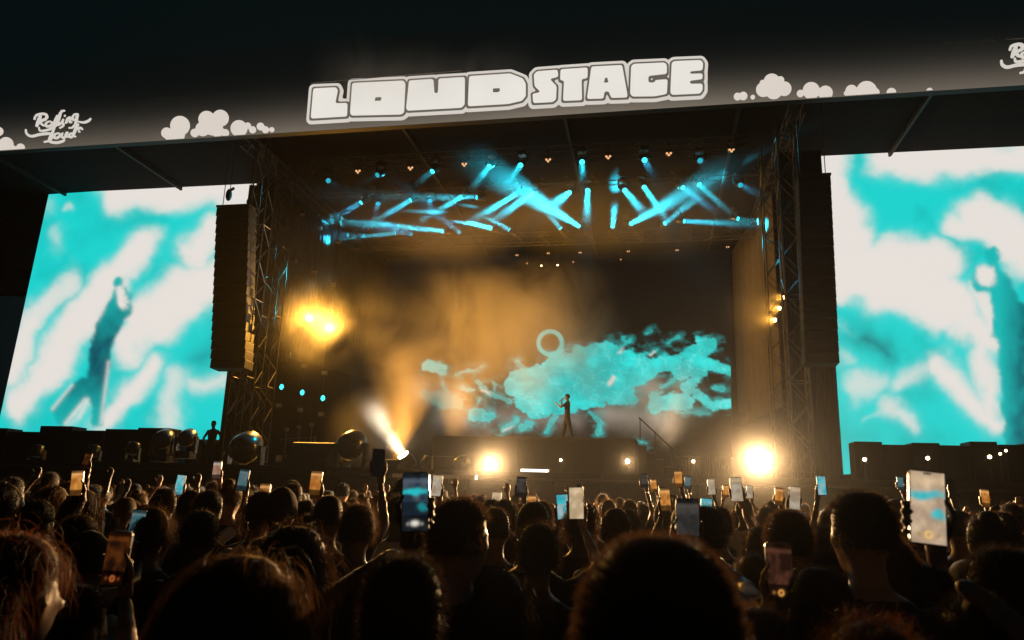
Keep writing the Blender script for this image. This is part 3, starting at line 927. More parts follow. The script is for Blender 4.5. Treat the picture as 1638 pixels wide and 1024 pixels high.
# the two blinding lamps at the stage edge, and the smaller ones beside them
point_lamp('blinding warm white lamp at the stage edge left of the riser', 785, 743, YE + .3, .12, 'warm_white_lens', 2500, WARM, spread=140, stand=ZD, group='lamps facing the crowd from the stage edge')
point_lamp('brightest blinding warm lamp at the stage edge on the right', 1213, 737, YE + .3, .16, 'warm_white_lens', 3900, WARM, spread=140, stand=ZD, group='lamps facing the crowd from the stage edge')
point_lamp('bright small lamp below the right end of the riser', 1004, 738, YE + .5, .05, 'warm_white_lens', 220, WARM, spread=120, stand=ZD, group='lamps facing the crowd from the stage edge')
point_lamp('small lamp on the middle of the dark riser front', 897, 736, YE + .9, .035, 'small_warm_lens', 40, WARM, spread=120, stand=ZD, group='lamps facing the crowd from the stage edge')
point_lamp('small lamp in front of the slatted barrier panel', 1109, 738, YE + .8, .04, 'small_warm_lens', 40, WARM, spread=120, stand=ZD, group='lamps facing the crowd from the stage edge')
for i, (x, y) in enumerate(((1383, 735), (1484, 733), (1583, 731), (1600, 726), (1609, 721))):
    point_lamp('small warm lamp under the right screen, %s from the left' % ORD[i], x, y, 23.4 + (.3 * i if i > 2 else 0), .05 if i < 3 else .035, 'small_warm_lens', 20 if i < 3 else 6, WARM, spread=140, stand=ZD - .02, group='small warm lamps under the right screen')
# amber pair hanging at the left, three on the right tower
for i, (x, y) in enumerate(((494, 509), (527, 524))):
    tt = point_lamp(('upper left', 'lower right')[i] + ' of the two glaring amber lamps at the stage left', x, y, 29.6, .11, 'amber_lens', 1500, AMB, aim=(.3, -1.0, -.15), light=(1, .4, .05), spread=80, hang=ZT, group='glaring amber lamp pair')
    beam_light(tt, Vector((.05, -.06, -.01)), Vector((.3, -1, -.22)), 1000, AMB, .2, 140, 'lamp_light')
for i, (x, y) in enumerate(((1253, 476), (1247, 493), (1240, 512))):
    point_lamp(('topmost', 'middle', 'lowest')[i] + ' of three amber lamps on the right tower', x, y, 27.7, .065, 'small_warm_lens', 120, AMB, aim=(-.75, -.6, -.15), spread=90, group='amber lamps on the right tower')

# wash lamps added on the deck behind the riser to make the smoke glow
for i, (x, Yw_) in enumerate(((632, 35.0), (730, 36.6), (830, 36.8), (1062, 37.0))):
    p = at(x, 742, Yw_)
    p.z = ZD + .36
    t, z0, d = moving_head('added amber wash lamp on the deck behind the riser, %s from the left' % ORD[i], p, (.12, -.18, 1), .9, 'small', False, 'added amber wash lamps behind the riser')
    beam_light(t, z0 + d * .25, d, ADDED_WASH[i], (1, .43 if i < 3 else .66, .075 if i < 3 else .36), .2, 52, 'lamp_light')

# hanging rods of small square lamps at stage left
for j, (x0, x1) in enumerate(((455, 446), (487, 480), (519, 514))):
    for i, (y, lens) in enumerate(((575 + 11 * j, 'sq'), (619 + 9 * j, 'cyan'), (649 + 7 * j, 'sq'))):
        Yh = 32.4 - j * .0
        p = at(x0 + (x1 - x0) * i / 2, y, Yh)
        nm = ('leftmost', 'middle', 'rightmost')[j] + ' hanging rod'
        if lens == 'cyan':
            t = thing('par_lamp', 'small oval cyan lamp on the %s at stage left' % nm, 'stage lamp', p, group='cyan lamps on the hanging rods')
            MB().tube((0, .2, 0), (0, 0, 0), .09, .13, n=14).build('lamp_can', M_plast, t, True)
            MB().ell((0, -.005, 0), (.105, .02, .13)).build('lens', M_cyanlens, t, True)
        else:
            t = thing('strobe_lamp', 'small grey square lamp %s the %s at stage left' % (('high on', '', 'low on')[i], nm), 'stage lamp', p, group='square lamps on the hanging rods')
            MB().cbox((0, 0, 0), (.26, .14, .2)).build('housing', M_grey, t, bevel=.015)
            MB().cbox((0, -.075, 0), (.22, .012, .16)).build('front_glass', M_glow if i == 9 else M_white, t)
        MB().tube((0, .22, 0), (0, .1, .12), .02).build('bracket', M_black, t)
    p = at(x0, 575 + 11 * j, 32.7)
    q = at(x1, 665 + 7 * j, 32.7)
    tag(MB().tube((p.x, 32.7, ZR + .3), (p.x, 32.7, q.z), .02, n=6).build('hanging_rod', M_black), nm.capitalize().lower() + ' with small lamps at stage left', 'rod', 'hanging lamp rods')
for j, (x, y) in enumerate(((484, 344), (512, 365), (541, 387), (472, 418), (503, 436), (534, 455))):
    p = at(x, y, 31.2)
    t = thing('strobe_lamp', 'dim square lamp, %s of six hanging above the amber lamps' % ORD[j], 'stage lamp', p, group='dim square lamps above the amber pair')
    MB().cbox((0, 0, 0), (.2, .12, .16)).build('housing', M_grey, t, bevel=.012)
    MB().cbox((0, -.065, 0), (.16, .012, .12)).build('front_glass', M_white, t)
    MB().tube((0, 0, .08), (0, 0, ZT - p.z), .01, n=5).build('cable', M_black, t)

# moving heads standing along the stage front
FL = [(60, 722, 15, 'dark'), (150, 722, 15, 'dark'), (213, 718, 16, 'dark'), (262, 702, 24, 'dark'), (300, 700, 22, 'dark'), (393, 716, 40, 'dark'), (562, 712, 38, 'dark'), (652, 738, 22, 'dark'), (683, 740, 18, 'dark'), (738, 742, 22, 'dark')]
FLN = ['small moving lamp below the lower left corner of the left screen', 'small moving lamp below the left screen, beside the first', 'small moving lamp under the middle of the left screen', 'large dark moving lamp under the left screen', 'large dark moving lamp beside the figure at the left screen', 'large moving lamp at the foot of the left tower', 'largest moving lamp standing on the stage edge, ringed with light', 'moving lamp throwing a white beam to the upper left', 'smaller moving lamp just behind the one with the white beam', 'moving lamp just left of the blinding lamp']
for i, (x, y, s, ln) in enumerate(FL):
    Y = YE + .7 if i > 5 else (YE + 1.0 if i == 5 else 22.4)
    if i in (7, 8): Y = 28.6
    p = at(x, y, Y)
    sz = s * px_m(x, y, Y) / .30
    aim = (-.1 + .05 * i, .25, 1) if i not in (7,) else (at(585, 640, Y - 1.5) - p)
    if i in (3, 4, 5, 6, 9): aim = (.1 * (i - 5.5), 1, .5)
    t, z0, d = moving_head(FLN[i], p, aim, sz, 'white' if i == 7 else ln, False, 'moving lamps standing along the stage front')
    if p.z - .6 * sz > ZD + .03:        # road case underneath
        MB().box((-.3, -.25, (ZD - p.z) / sz + .42), (.3, .25, -.0)).build('flight_case', M_black, t, bevel=.02)
    if i == 7:
        beam_light(t, z0 + d * .25, d, 240, (1, .86, .62), .2, 34, 'beam')
# white LED strip lamp on the riser foot
p = at(855, 753, YE + .2)
t = thing('led_strip_lamp', 'white LED strip lamp glowing below the riser', 'stage lamp', p)
wl = 44 * px_m(855, 753, YE + .2)
MB().box((-wl / 2 - .03, 0, -.06), (wl / 2 + .03, .1, .06)).build('housing', M_black, t)
for k in range(12):
    x0 = -wl / 2 + wl * k / 12
    MB().box((x0 + .004, -.02, -.035), (x0 + wl / 12 - .004, -.002, .035)).build('led_cell', M_bar, t)
MB().box((-.1, .02, ZD - p.z), (.1, .08, -.06)).build('foot', M_black, t)

# stage monitors
def wedge(label, x, y, Y, wpx, rz=0):
    w = wpx * px_m(x, y, Y)
    p = at(x, y, Y)
    t = thing('stage_monitor', label, 'speaker', (p.x, Y, ZD), rz, group='wedge monitors')
    prof = [(-.3, 0), (.3, 0), (.3, .42), (.12, .5), (-.02, .48), (-.3, .14)]
    s = w * .45
    body = MB().rings([[Vector((sx * w / 2, py * s / .4, pz * s / .4)) for py, pz in prof] for sx in (-1, 1)]).build('cabinet', M_black, t, bevel=.015)
    for k in range(3):
        MB().tube((w / 2 + .004, .02 - .1 * s, s * (.25 + .22 * k)), (w / 2 - .01, .02 - .1 * s, s * (.25 + .22 * k)), .05 * s / .4 * .6, n=10).build('port', M_cloth, t)
    MB().add([(-w * .45, -.31 * s / .4, .1 * s / .4), (w * .45, -.31 * s / .4, .1 * s / .4), (w * .45, -.04 * s / .4, .44 * s / .4), (-w * .45, -.04 * s / .4, .44 * s / .4)], [(0, 1, 2, 3)]).build('grille', M_cloth, t)
    return t
wedge('large black wedge monitor on the stage edge, ports on its side', 498, 745, YE + .45, 66)
wedge('black wedge monitor left of the blinding lamp', 712, 745, YE + .9, 40, .4)
wedge('black wedge monitor behind the white beam lamp', 628, 745, YE + 1.6, 30, -.3)

# ---------------------------------------------------------------- riser with steps
YR = 32.4
a, b = at(691, 697, YR), at(1020, 700, YR)
zt = (a.z + b.z) / 2
rs = thing('performance_riser', 'tall black riser with rounded corner under the performer', 'riser', ((a.x + b.x) / 2, YR, ZD))
hw = (b.x - a.x) / 2
hr = zt - ZD
body = MB().rings([[Vector((hw * s_ if abs(s_) == 1 else 0, yy, zz)) for yy, zz in ((0, 0), (3.2, 0), (3.2, hr), (0, hr))] for s_ in (-1, 1)])
body.build('riser_block', M_riser, rs, bevel=.16)
for i in range(7):
    x0 = -hw + .18 + i * (2 * hw - .36) / 7
    MB().box((x0 + .012, -.03, .05), (x0 + (2 * hw - .36) / 7 - .012, -.004, hr - .2)).build('front_panel', M_riser, rs)
for i in range(6):
    zz = hr * (6 - i) / 7
    MB().box((hw + .01 + i * .36, .3, 0), (hw + .36 + i * .36, 2.6, zz)).build('step', M_riser, rs)
    MB().box((hw + .01 + i * .36, .27, zz - .05), (hw + .36 + i * .36, .295, zz + .006)).build('step_nosing', M_grey, rs)
MB().tube((hw + .05, .3, hr + .9), (hw + 2.1, .3, .9), .025).build('handrail', M_black, rs)
for i in range(4):
    MB().tube((hw + .1 + i * .62, .3, hr * (1 - (.1 + i * .62) / 2.3)), (hw + .1 + i * .62, .3, hr + .88 - i * .62 * hr / 2.16), .02).build('rail_post', M_black, rs)

# slatted barrier panel right of the riser
a, b = at(1086, 733, 28.8), at(1172, 733, 28.8)
bp = thing('slatted_panel', 'amber lit slatted panel to the right of the riser steps', 'panel', (a.x, 28.8, ZD))
zz = a.z - ZD
n_ = 17
for i in range(n_):
    x0 = (b.x - a.x) * i / n_
    MB().box((x0, 0, .03), (x0 + (b.x - a.x) / n_ * .55, .05, zz)).build('slat', M_grey, bp)
MB().box((-.03, .055, 0), (b.x - a.x + .03, .09, zz + .02)).build('backing', M_black, bp)
MB().box((-.03, -.01, zz + .02), (b.x - a.x + .03, .1, zz + .08)).build('top_rail', M_grey, bp)

# equipment stack with lamps, musician and drum kit at stage left
for j, (x, y) in enumerate(((430, 722), (462, 722), (478, 722), (500, 722))):
    pass
rk = at(440, 726, 30.6)
t = thing('keyboard_rack', 'equipment rack with small white panels at stage left', 'equipment rack', (rk.x, 30.6, ZD))
rw = (at(500, 726, 30.6) - rk).x
MB().box((0, 0, 0), (rw, .7, .9)).build('rack_case', M_black, t, bevel=.02)
for k in range(4):
    MB().box((rw * (k + .15) / 4, -.02, .55), (rw * (k + .78) / 4, -.003, .82)).build('rack_panel', M_white, t)
for k in range(3):
    MB().tube((rw * (k + .5) / 3, .3, .9), (rw * (k + .5) / 3, .3, 1.9 + .1 * k), .02).build('post', M_alu, t)
    MB().cbox((rw * (k + .5) / 3, .25, 1.95 + .1 * k), (.16, .12, .14)).build('head_unit', M_grey, t)
MB().tube((0, .3, 1.5), (rw, .3, 1.62), .02).build('cross_bar', M_alu, t)
dk = at(532, 726, 31.4)
t = thing('drum_kit', 'small drum kit in the smoke behind the musician', 'drum kit', (dk.x, 31.4, ZD))
MB().tube((0, -.25, .35), (0, .25, .35), .3, n=20).build('bass_drum', M_riser, t, True)
for u, v, z in ((-.3, 0, .75), (.3, 0, .78), (.65, .1, .5), (-.6, .15, .5)):
    MB().tube((u, v, z - .14), (u, v, z + .1), .17, n=16).build('drum', M_grey, t)
for u, z in ((-.7, 1.15), (.7, 1.2), (0, 1.3)):
    MB().tube((u, .2, z), (u, .2, z + .02), .24, .02, n=18).build('cymbal', M_alu, t)
    MB().tube((u, .2, 0), (u, .2, z), .012).build('cymbal_stand', M_alu, t)

# black loudspeaker banks on the wings, in front of the screens' lower edges
def bank(label, xs_, ytop, Y, bumps):
    a, b = at(xs_[0], ytop, Y), at(xs_[-1], ytop, Y)
    for i in range(len(xs_) - 1):
        p, q = at(xs_[i], ytop + bumps[i % len(bumps)], Y), at(xs_[i + 1], ytop, Y)
        w, h = q.x - p.x - .03, p.z - (ZD - .02)
        t = thing('subwoofer', label % ORD[i], 'speaker', ((p.x + q.x) / 2, Y, ZD - .02), group='loudspeakers standing on the wings')
        MB().box((-w / 2, 0, .01), (w / 2, .8, h)).build('cabinet', M_black, t, bevel=.03)
        MB().box((-w / 2 + .05, -.02, .06), (w / 2 - .05, -.004, h - .05)).build('grille', M_cloth, t)
bank('black loudspeaker box below the right screen, %s from the left', [1366 + 46 * i for i in range(8)], 706, 25.6, (0, 5, 2, 6))
bank('black loudspeaker box below the left screen, %s from the left', [-40 + 52 * i for i in range(7)], 684, 25.6, (0, 6, -3, 4, 2))

# a row of small lamps high at the back of the stage
for i, (x, y, br) in enumerate(((827, 408, 0), (877, 405, 0), (928, 404, 0), (1005, 402, 0), (1083, 400, 0), (1164, 395, 0), (843, 421, 0), (866, 425, 1), (892, 424, 1), (917, 419, 0), (993, 415, 0))):
    p = at(x, y, 38.5)
    t = thing('rear_lamp', '%s of the tiny warm lamps in the %s row high at the back' % (ORD[i if i < 6 else i - 6], 'upper' if i < 6 else 'lower'), 'stage lamp', p, group='tiny warm lamps at the back')
    MB().tube((0, .1, 0), (0, 0, 0), .06, .075, n=10).build('lamp_can', M_plast, t, True)
    for u in ((-.05, .05) if i < 6 else (0,)):
        MB().tube((u, -.003, -.01), (u, -.012, -.01), .035, n=8).build('lens', M_smalllens if br else M_glow, t)
    MB().tube((0, .05, .05), (0, .05, ZT - p.z), .008, n=4).build('hanging_rod', M_black, t)
# ---------------------------------------------------------------- people
def hash01(i): return (math.sin(i * 12.9898) * 43758.5453) % 1.0
def ik(s, w, l1, l2, hint):
    """elbow between shoulder s and wrist w"""
    d = w - s
    L = min(d.length, (l1 + l2) * .995)
    dn = d.normalized()
    a = (l1 * l1 - l2 * l2 + L * L) / (2 * L)
    h = math.sqrt(max(0, l1 * l1 - a * a))
    hp = (hint - dn * hint.dot(dn)).normalized()
    return s + dn * a + hp * h, s + dn * L
def capsule3(mb, p, q, r, r2, n=10):
    p, q = Vector(p), Vector(q)
    d = (q - p).normalized()
    u = d.cross(Vector((0, 0, 1)) if abs(d.z) < .9 else Vector((1, 0, 0))).normalized()
    w = d.cross(u)
    ring = []
    for c, rr, sgn in ((p, r, -1), (q, r2, 1)):
        seq = ((.2, .98), (.6, .8), (1.0, .0)) if sgn > 0 else ((-1.0, .0), (-.6, .8), (-.2, .98))
        for t, k in seq:
            ring.append([c + d * t * rr * .9 + (u * math.cos(2 * math.pi * j / n) + w * math.sin(2 * math.pi * j / n)) * rr * max(k, .12) for j in range(n)])
    mb.rings(ring)
def eloft(mb, S, n=16):
    """stack of ellipses: (z, cx, cy, rx, ry)"""
    mb.rings([[Vector((cx + rx * math.cos(2 * math.pi * j / n), cy_ + ry * math.sin(2 * math.pi * j / n), z)) for j in range(n)] for z, cx, cy_, rx, ry in S])
HC = Vector((0, .015, 1.665))       # skull centre of the 1.78 m figure
def person_parts(head_yaw=0, head_tilt=0, arms=None, legs='stand', wide=1.0, loose=0):
    """returns (coarse MB for the body, fine MB for the hands, joints); figure faces +Y, feet at z = 0"""
    b, hnd = MB(), MB()
    eloft(b, [(.80, 0, 0, .13 * wide, .10), (.90, 0, 0, .175 * wide, .125), (.98, 0, 0, .17 * wide, .12), (1.10, 0, .005, .15 * wide, .11), (1.25, 0, .01, .17 * wide, .12), (1.36, 0, .0, .185 * wide, .115), (1.43, 0, -.01, .165 * wide, .09), (1.475, 0, -.015, .11, .07), (1.50, 0, -.01, .06, .055)])
    eloft(b, [(1.44, 0, -.012, .075, .065), (1.50, 0, -.005, .056, .058), (1.60, 0, .008, .053, .056)])
    RH = Matrix.Translation(HC + Vector((0, 0, -.1))) @ Matrix.Rotation(head_yaw, 4, 'Z') @ Matrix.Rotation(head_tilt, 4, 'X') @ Matrix.Translation((0, 0, .1))
    b.ell((0, 0, 0), (.076, .094, .105), 20, 14, RH)
    b.ell((0, .03, -.065), (.056, .062, .07), 14, 9, RH)
    b.ell((0, .055, -.105), (.032, .035, .03), 10, 7, RH)
    b.ell((0, .1, -.035), (.014, .024, .022), 8, 6, RH)          # nose
    b.ell((0, .088, .015), (.05, .014, .014), 10, 6, RH)         # brow
    for s in (-1, 1):
        b.ell((s * .079, -.004, -.028), (.011, .024, .034), 8, 7, RH)   # ears
        b.ell((s * .04, .07, -.03), (.024, .022, .024), 8, 6, RH)   # cheeks
    b.ell((0, .09, -.075), (.022, .012, .012), 8, 6, RH)         # lips
    if legs == 'stand':
        for s in (-1, 1):
            capsule3(b, (s * .09, 0, .86), (s * .10, .01, .48), .088 + loose, .06 + loose)
            capsule3(b, (s * .10, .01, .48), (s * .105, -.01, .09), .058 + loose, .042 + loose * 1.2)
            capsule3(b, (s * .11, -.03, .05), (s * .12, .15, .04), .045, .036)
    elif legs == 'stride':
        for s, fx in ((-1, -.16), (1, .16)):
            capsule3(b, (s * .08, 0, .88), (s * .06, fx * .7, .48), .085 + loose, .062 + loose)
            capsule3(b, (s * .06, fx * .6, .48), (s * .07, fx * 1.25, .08), .062 + loose, .06 + loose)
            capsule3(b, (s * .08, fx - .02, .045), (s * .09, fx + .16, .04), .045, .036)
    J = []
    for s in (-1, 1):
        sh = Vector((s * .185 * wide, -.005, 1.405))
        A = (arms or {}).get(s)
        if A is None:
            el, wr = Vector((s * .245, -.03, 1.13)), Vector((s * .23, .09, .90))
            fd, pn = Vector((0, .35, -1)).normalized(), Vector((-s, 0, 0))
        elif A[0] == 'ik':
            hint = A[2] if len(A) > 2 else Vector((s * .6, .3, -1))
            el, wr = ik(sh, A[1], .30, .27, hint)
            fd, pn = (wr - el).normalized(), Vector((0, -1, 0))
            if len(A) > 3 and A[3] is not None: fd = A[3]
        else:
            el, wr = A[1], A[2]
            fd, pn = (wr - el).normalized(), Vector((-s, 0, 0))
        capsule3(b, sh * .97 + Vector((0, 0, .0)), sh, .062, .062)
        capsule3(b, sh, el, .054, .042)
        capsule3(b, el, wr, .041, .027)
        J.append((s, sh, el, wr))
        if A is not None and A[0] == 'ik' and len(A) > 4:
            # hand closed on a phone: frame = phone matrix
            PM = A[4]
            P = lambda x, y, z: PM @ Vector((s * x, y, z))
            capsule3(hnd, P(.030, .034, -.105), P(.022, .024, -.055), .024, .026, 8)
            capsule3(hnd, P(.004, .022, -.05), P(.002, .022, -.005), .018, .016, 8)
            capsule3(hnd, P(.030, .022, -.06), P(.026, .022, -.01), .019, .015, 8)
            capsule3(hnd, P(.012, .022, -.06), P(.012, .022, .0), .019, .015, 8)
            for k in range(4):
                zz = -.056 + .020 * k
                r = .0088 - .0006 * abs(k - 2) - (.001 if k == 0 else 0)
                ext = (.004, .008, .009, .006)[k]
                capsule3(hnd, P(-.004, .020, zz * .9), P(-.034, .019, zz), r + .0008, r + .0005, 8)
                capsule3(hnd, P(-.034, .019, zz), P(-.0455, .004, zz + .002), r + .0005, r, 8)
                capsule3(hnd, P(-.0455, .004, zz + .002), P(-.0445 + ext, -.012, zz + .003), r, r * .8, 8)
            capsule3(hnd, P(.034, .026, -.075), P(.0475, .010, -.04), .013, .011, 8)
            capsule3(hnd, P(.0475, .010, -.04), P(.046, -.010, -.008), .011, .009, 8)
            capsule3(hnd, P(.046, -.010, -.008), P(.031, -.014, .016), .009, .007, 8)
        else:
            side = fd.cross(pn).normalized()
            o_ = wr
            capsule3(hnd, o_ - fd * .01, o_ + fd * .05, .026, .03, 8)
            capsule3(hnd, o_ + fd * .05 + side * .018, o_ + fd * .085 + side * .022, .017, .014, 8)
            capsule3(hnd, o_ + fd * .05 - side * .018, o_ + fd * .085 - side * .022, .017, .014, 8)
            for k in range(4):
                off = side * (.026 - .0175 * k)
                Lk = (.052, .064, .068, .058)[k]
                k1 = o_ + fd * .085 + off
                k2 = k1 + (fd * .8 + pn * .45).normalized() * Lk * .55
                k3 = k2 + (fd * .35 + pn * .9).normalized() * Lk * .5
                capsule3(hnd, k1 - fd * .01, k2, .0095, .0085, 8)
                capsule3(hnd, k2, k3, .0085, .007, 8)
            t1 = o_ + fd * .03 - side * .03
            t2 = t1 + (fd * .7 - side * .5 + pn * .4).normalized() * .042
            capsule3(hnd, t1, t2, .012, .010, 8)
            capsule3(hnd, t2, t2 + (fd * .8 + pn * .5).normalized() * .03, .010, .008, 8)
    return b, hnd, J, RH
JOBS = []
def remesh_job(mb, voxel, smooth):
    me = mb.mesh('tmp')
    o = bpy.data.objects.new('tmp', me)
    COL.objects.link(o)
    r = o.modifiers.new('r', 'REMESH')
    r.mode, r.voxel_size, r.use_smooth_shade = 'VOXEL', voxel, True
    s = o.modifiers.new('s', 'SMOOTH')
    s.factor, s.iterations = .5, smooth
    return o
SKINS = [mat('skin_light', (.42, .26, .19), .5, 0, .12, 30), mat('skin_tan', (.26, .145, .09), .5, 0, .12, 30), mat('skin_brown', (.12, .06, .036), .48, 0, .15, 30), mat('skin_deep', (.06, .032, .02), .45, 0, .15, 30)]
SHIRTS = [mat('shirt_black', (.012, .012, .013), .9, 0, .3, 25, .2), mat('shirt_navy', (.014, .018, .035), .9, 0, .3, 25, .2), mat('shirt_grey', (.07, .07, .072), .9, 0, .3, 25, .2), mat('shirt_white', (.45, .44, .42), .9, 0, .15, 25, .2), mat('shirt_brown', (.05, .03, .02), .9, 0, .3, 25, .2), mat('shirt_teal', (.03, .12, .14), .9, 0, .3, 25, .2)]
PANTS = mat('trousers_dark', (.016, .017, .022), .9, 0, .3, 25, .2)
PERSONS = []
def person_job(key, voxel=.016, hand_voxel=.0052, **kw):
    b, h, J, RH = person_parts(**kw)
    j = dict(key=key, body=remesh_job(b, voxel, 5), hand=remesh_job(h, hand_voxel, 2) if hand_voxel else None, J=J, RH=RH)
    JOBS.append(j)
    return j
BODY = {}
def finish_jobs(sleeve=.45):
    dg = bpy.context.evaluated_depsgraph_get()
    for j in JOBS:
        vs, fs, ms = [], [], []
        for w in ('body', 'hand'):
            o = j[w]
            if o is None: continue
            me = o.evaluated_get(dg).to_mesh()
            n0 = len(vs)
            co = np.empty(len(me.vertices) * 3)
            me.vertices.foreach_get('co', co)
            co = co.reshape(-1, 3)
            vs.extend(map(tuple, co))
            for p in me.polygons:
                c = p.center
                if w == 'hand': m = 0
                else:
                    m = 1
                    if c.z > 1.475 and abs(c.x) < .1: m = 0
                    elif c.z < .97 and abs(c.x) < .2: m = 2
                    for s, sh, el, wr in j['J']:
                        mid = sh.lerp(el, sleeve * 1.6)
                        for a_, b_ in ((mid, el), (el, wr)):
                            ab = b_ - a_
                            t = max(0, min(1, (c - a_).dot(ab) / ab.length_squared))
                            if (c - a_ - ab * t).length < .062 and not (t == 0 and a_ is mid): m = 0
                    if c.z > 1.475 and abs(c.x) < .1 and (c - HC).length < .2: m = 0
                fs.append(tuple(v + n0 for v in p.vertices))
                ms.append(m)
            o.evaluated_get(dg).to_mesh_clear()
        me = bpy.data.meshes.new('person_body')
        me.from_pydata(vs, [], fs)
        me.update()
        for m in (SKINS[1], SHIRTS[0], PANTS): me.materials.append(m)
        me.polygons.foreach_set('material_index', ms)
        me.polygons.foreach_set('use_smooth', [True] * len(fs))
        BODY[j['key']] = me
        j['mesh'] = me
    for j in JOBS:
        for w in ('body', 'hand'):
            if j[w] is not None:
                me = j[w].data
                bpy.data.objects.remove(j[w], do_unlink=True)
                bpy.data.meshes.remove(me)

# ---- hair, in skull-centred coordinates
def hair_mat(name, c, rough=.62):
    m = mat(name, c, rough, 0, .3, 40)
    nt = m.node_tree
    b = nt.nodes['Principled BSDF']
    tr = nt.nodes.new('ShaderNodeBsdfTranslucent')          # light passes through single hairs
    tr.inputs['Color'].default_value = (c[0] * 1.3 + .012, c[1] * 1.2 + .006, c[2] * 1.1 + .003, 1)
    mx = nt.nodes.new('ShaderNodeMixShader')
    mx.inputs[0].default_value = .4
    nt.links.new(b.outputs[0], mx.inputs[1])
    nt.links.new(tr.outputs[0], mx.inputs[2])
    nt.links.new(mx.outputs[0], nt.nodes['Material Output'].inputs[0])
    return m
HAIRS = {'black': hair_mat('hair_black', (.012, .009, .008)), 'brown': hair_mat('hair_brown', (.045, .024, .013)), 'fair': hair_mat('hair_fair', (.10, .055, .026)), 'red': hair_mat('hair_reddish', (.09, .03, .012))}
def hair_mesh(style, n, seed, width=.0018, mname='brown', part=0):
    rg = np.random.default_rng(seed)
    rx, ry, rz = .077, .096, .106
    big = {'short': 1.05, 'curly': 1.12, 'afro': 1.28, 'long': 1.09, 'buzz': 1.015, 'bun': 1.06, 'wavy': 1.12}[style]
    m = MB()
    # scalp shell, lumpy
    nu, nv = 30, 18
    vs, fs = [], []
    for j in range(nv + 1):
        t = -.5 + (math.pi / 2 + .5) * j / nv
        for i in range(nu):
            a = 2 * math.pi * i / nu
            ct, stt = max(0, math.cos(t)) ** .8, math.copysign(abs(math.sin(t)) ** .95, math.sin(t))
            nx, ny, nz_ = ct * math.cos(a), ct * math.sin(a), stt
            front = max(0, ny) ** 2 * max(0, .55 - nz_)
            k = big * (1 + (.0 if style == 'buzz' else .03) * (hash01(i * 7.1 + j * 3.3 + seed) - .5)) - .12 * min(1, front * 2.2)
            if style in ('short', 'buzz') and nz_ < -.15: k -= .05 * (-.15 - nz_) / .3
            vs.append((rx * nx * k, ry * ny * k, rz * nz_ * k + .004))
    for j in range(nv):
        for i in range(nu):
            fs.append((j * nu + i, j * nu + (i + 1) % nu, (j + 1) * nu + (i + 1) % nu, (j + 1) * nu + i))
    m.add(vs, fs)
    if style == 'bun': m.ell((0, -.05, .105), (.045, .045, .04))
    V, F = [], []
    c0 = 0
    zlo = {'short': -.42, 'buzz': -.45, 'curly': -.5, 'afro': -.5, 'long': -.6, 'bun': -.4, 'wavy': -.6}[style]
    while c0 < n:
        u = rg.normal(size=3)
        u /= np.linalg.norm(u)
        if u[2] < zlo or (u[1] > .35 and u[2] < .42): continue
        c0 += 1
        hc = math.hypot(u[0], u[1]) + 1e-6
        kk = hc ** .8 / hc
        p = np.array((rx * u[0] * kk, ry * u[1] * kk, rz * math.copysign(abs(u[2]) ** .95, u[2]))) * big * .985
        nrm = u.copy()
        if style == 'short': L, seg, d, curl, grav = rg.uniform(.012, .034), 2, nrm * .8 + rg.normal(size=3) * .35 + np.array((0, -.1, .1)), .25, .2
        elif style == 'buzz': L, seg, d, curl, grav = rg.uniform(.004, .016), 1, nrm + rg.normal(size=3) * .3, 0, 0
        elif style == 'curly': L, seg, d, curl, grav = rg.uniform(.03, .065), 5, nrm + rg.normal(size=3) * .6, 1.1, .1
        elif style == 'afro': L, seg, d, curl, grav = rg.uniform(.02, .05), 4, nrm + rg.normal(size=3) * .5, 1.2, 0
        elif style == 'bun': L, seg, d, curl, grav = rg.uniform(.02, .05), 3, np.array((0, -.3, .6)) + nrm * .35 + rg.normal(size=3) * .2, .2, 0
        elif style == 'wavy': L, seg, d, curl, grav = rg.uniform(.06, .14), 6, nrm * .6 + rg.normal(size=3) * .35 + np.array((0, -.2, -.3)), .55, .55
        else: L, seg, d, curl, grav = rg.uniform(.18, .42) * (1.0 if u[2] < .3 else .75), 8, nrm * .28 + rg.normal(size=3) * .10 + np.array((0, -.35, -.25)), .10, .75
        d /= np.linalg.norm(d)
        pts = [p]
        for s in range(seg):
            d = d + rg.normal(size=3) * curl * .55 + np.array((0, 0, -grav))
            if style in ('long', 'wavy'):
                q = pts[-1] / np.array((rx * 1.12, ry * 1.12, rz * 1.15))
                ql = np.linalg.norm(q)
                if ql < 1.0: d = d + q / max(ql, .1) * .8
                elif pts[-1][2] > -.1: d = d - q / ql * .15
            d /= np.linalg.norm(d)
            pts.append(pts[-1] + d * L / seg)
        sd = np.cross(d, rg.normal(size=3))
        sd /= np.linalg.norm(sd) + 1e-9
        b0 = len(V)
        for i, q in enumerate(pts):
            w = width * (1 - .8 * i / seg)
            V += [tuple(q - sd * w / 2), tuple(q + sd * w / 2)]
        for i in range(seg):
            F.append((b0 + 2 * i, b0 + 2 * i + 1, b0 + 2 * i + 3, b0 + 2 * i + 2))
    m.add(V, F)
    me = m.mesh('hair', HAIRS[mname], True)
    return me
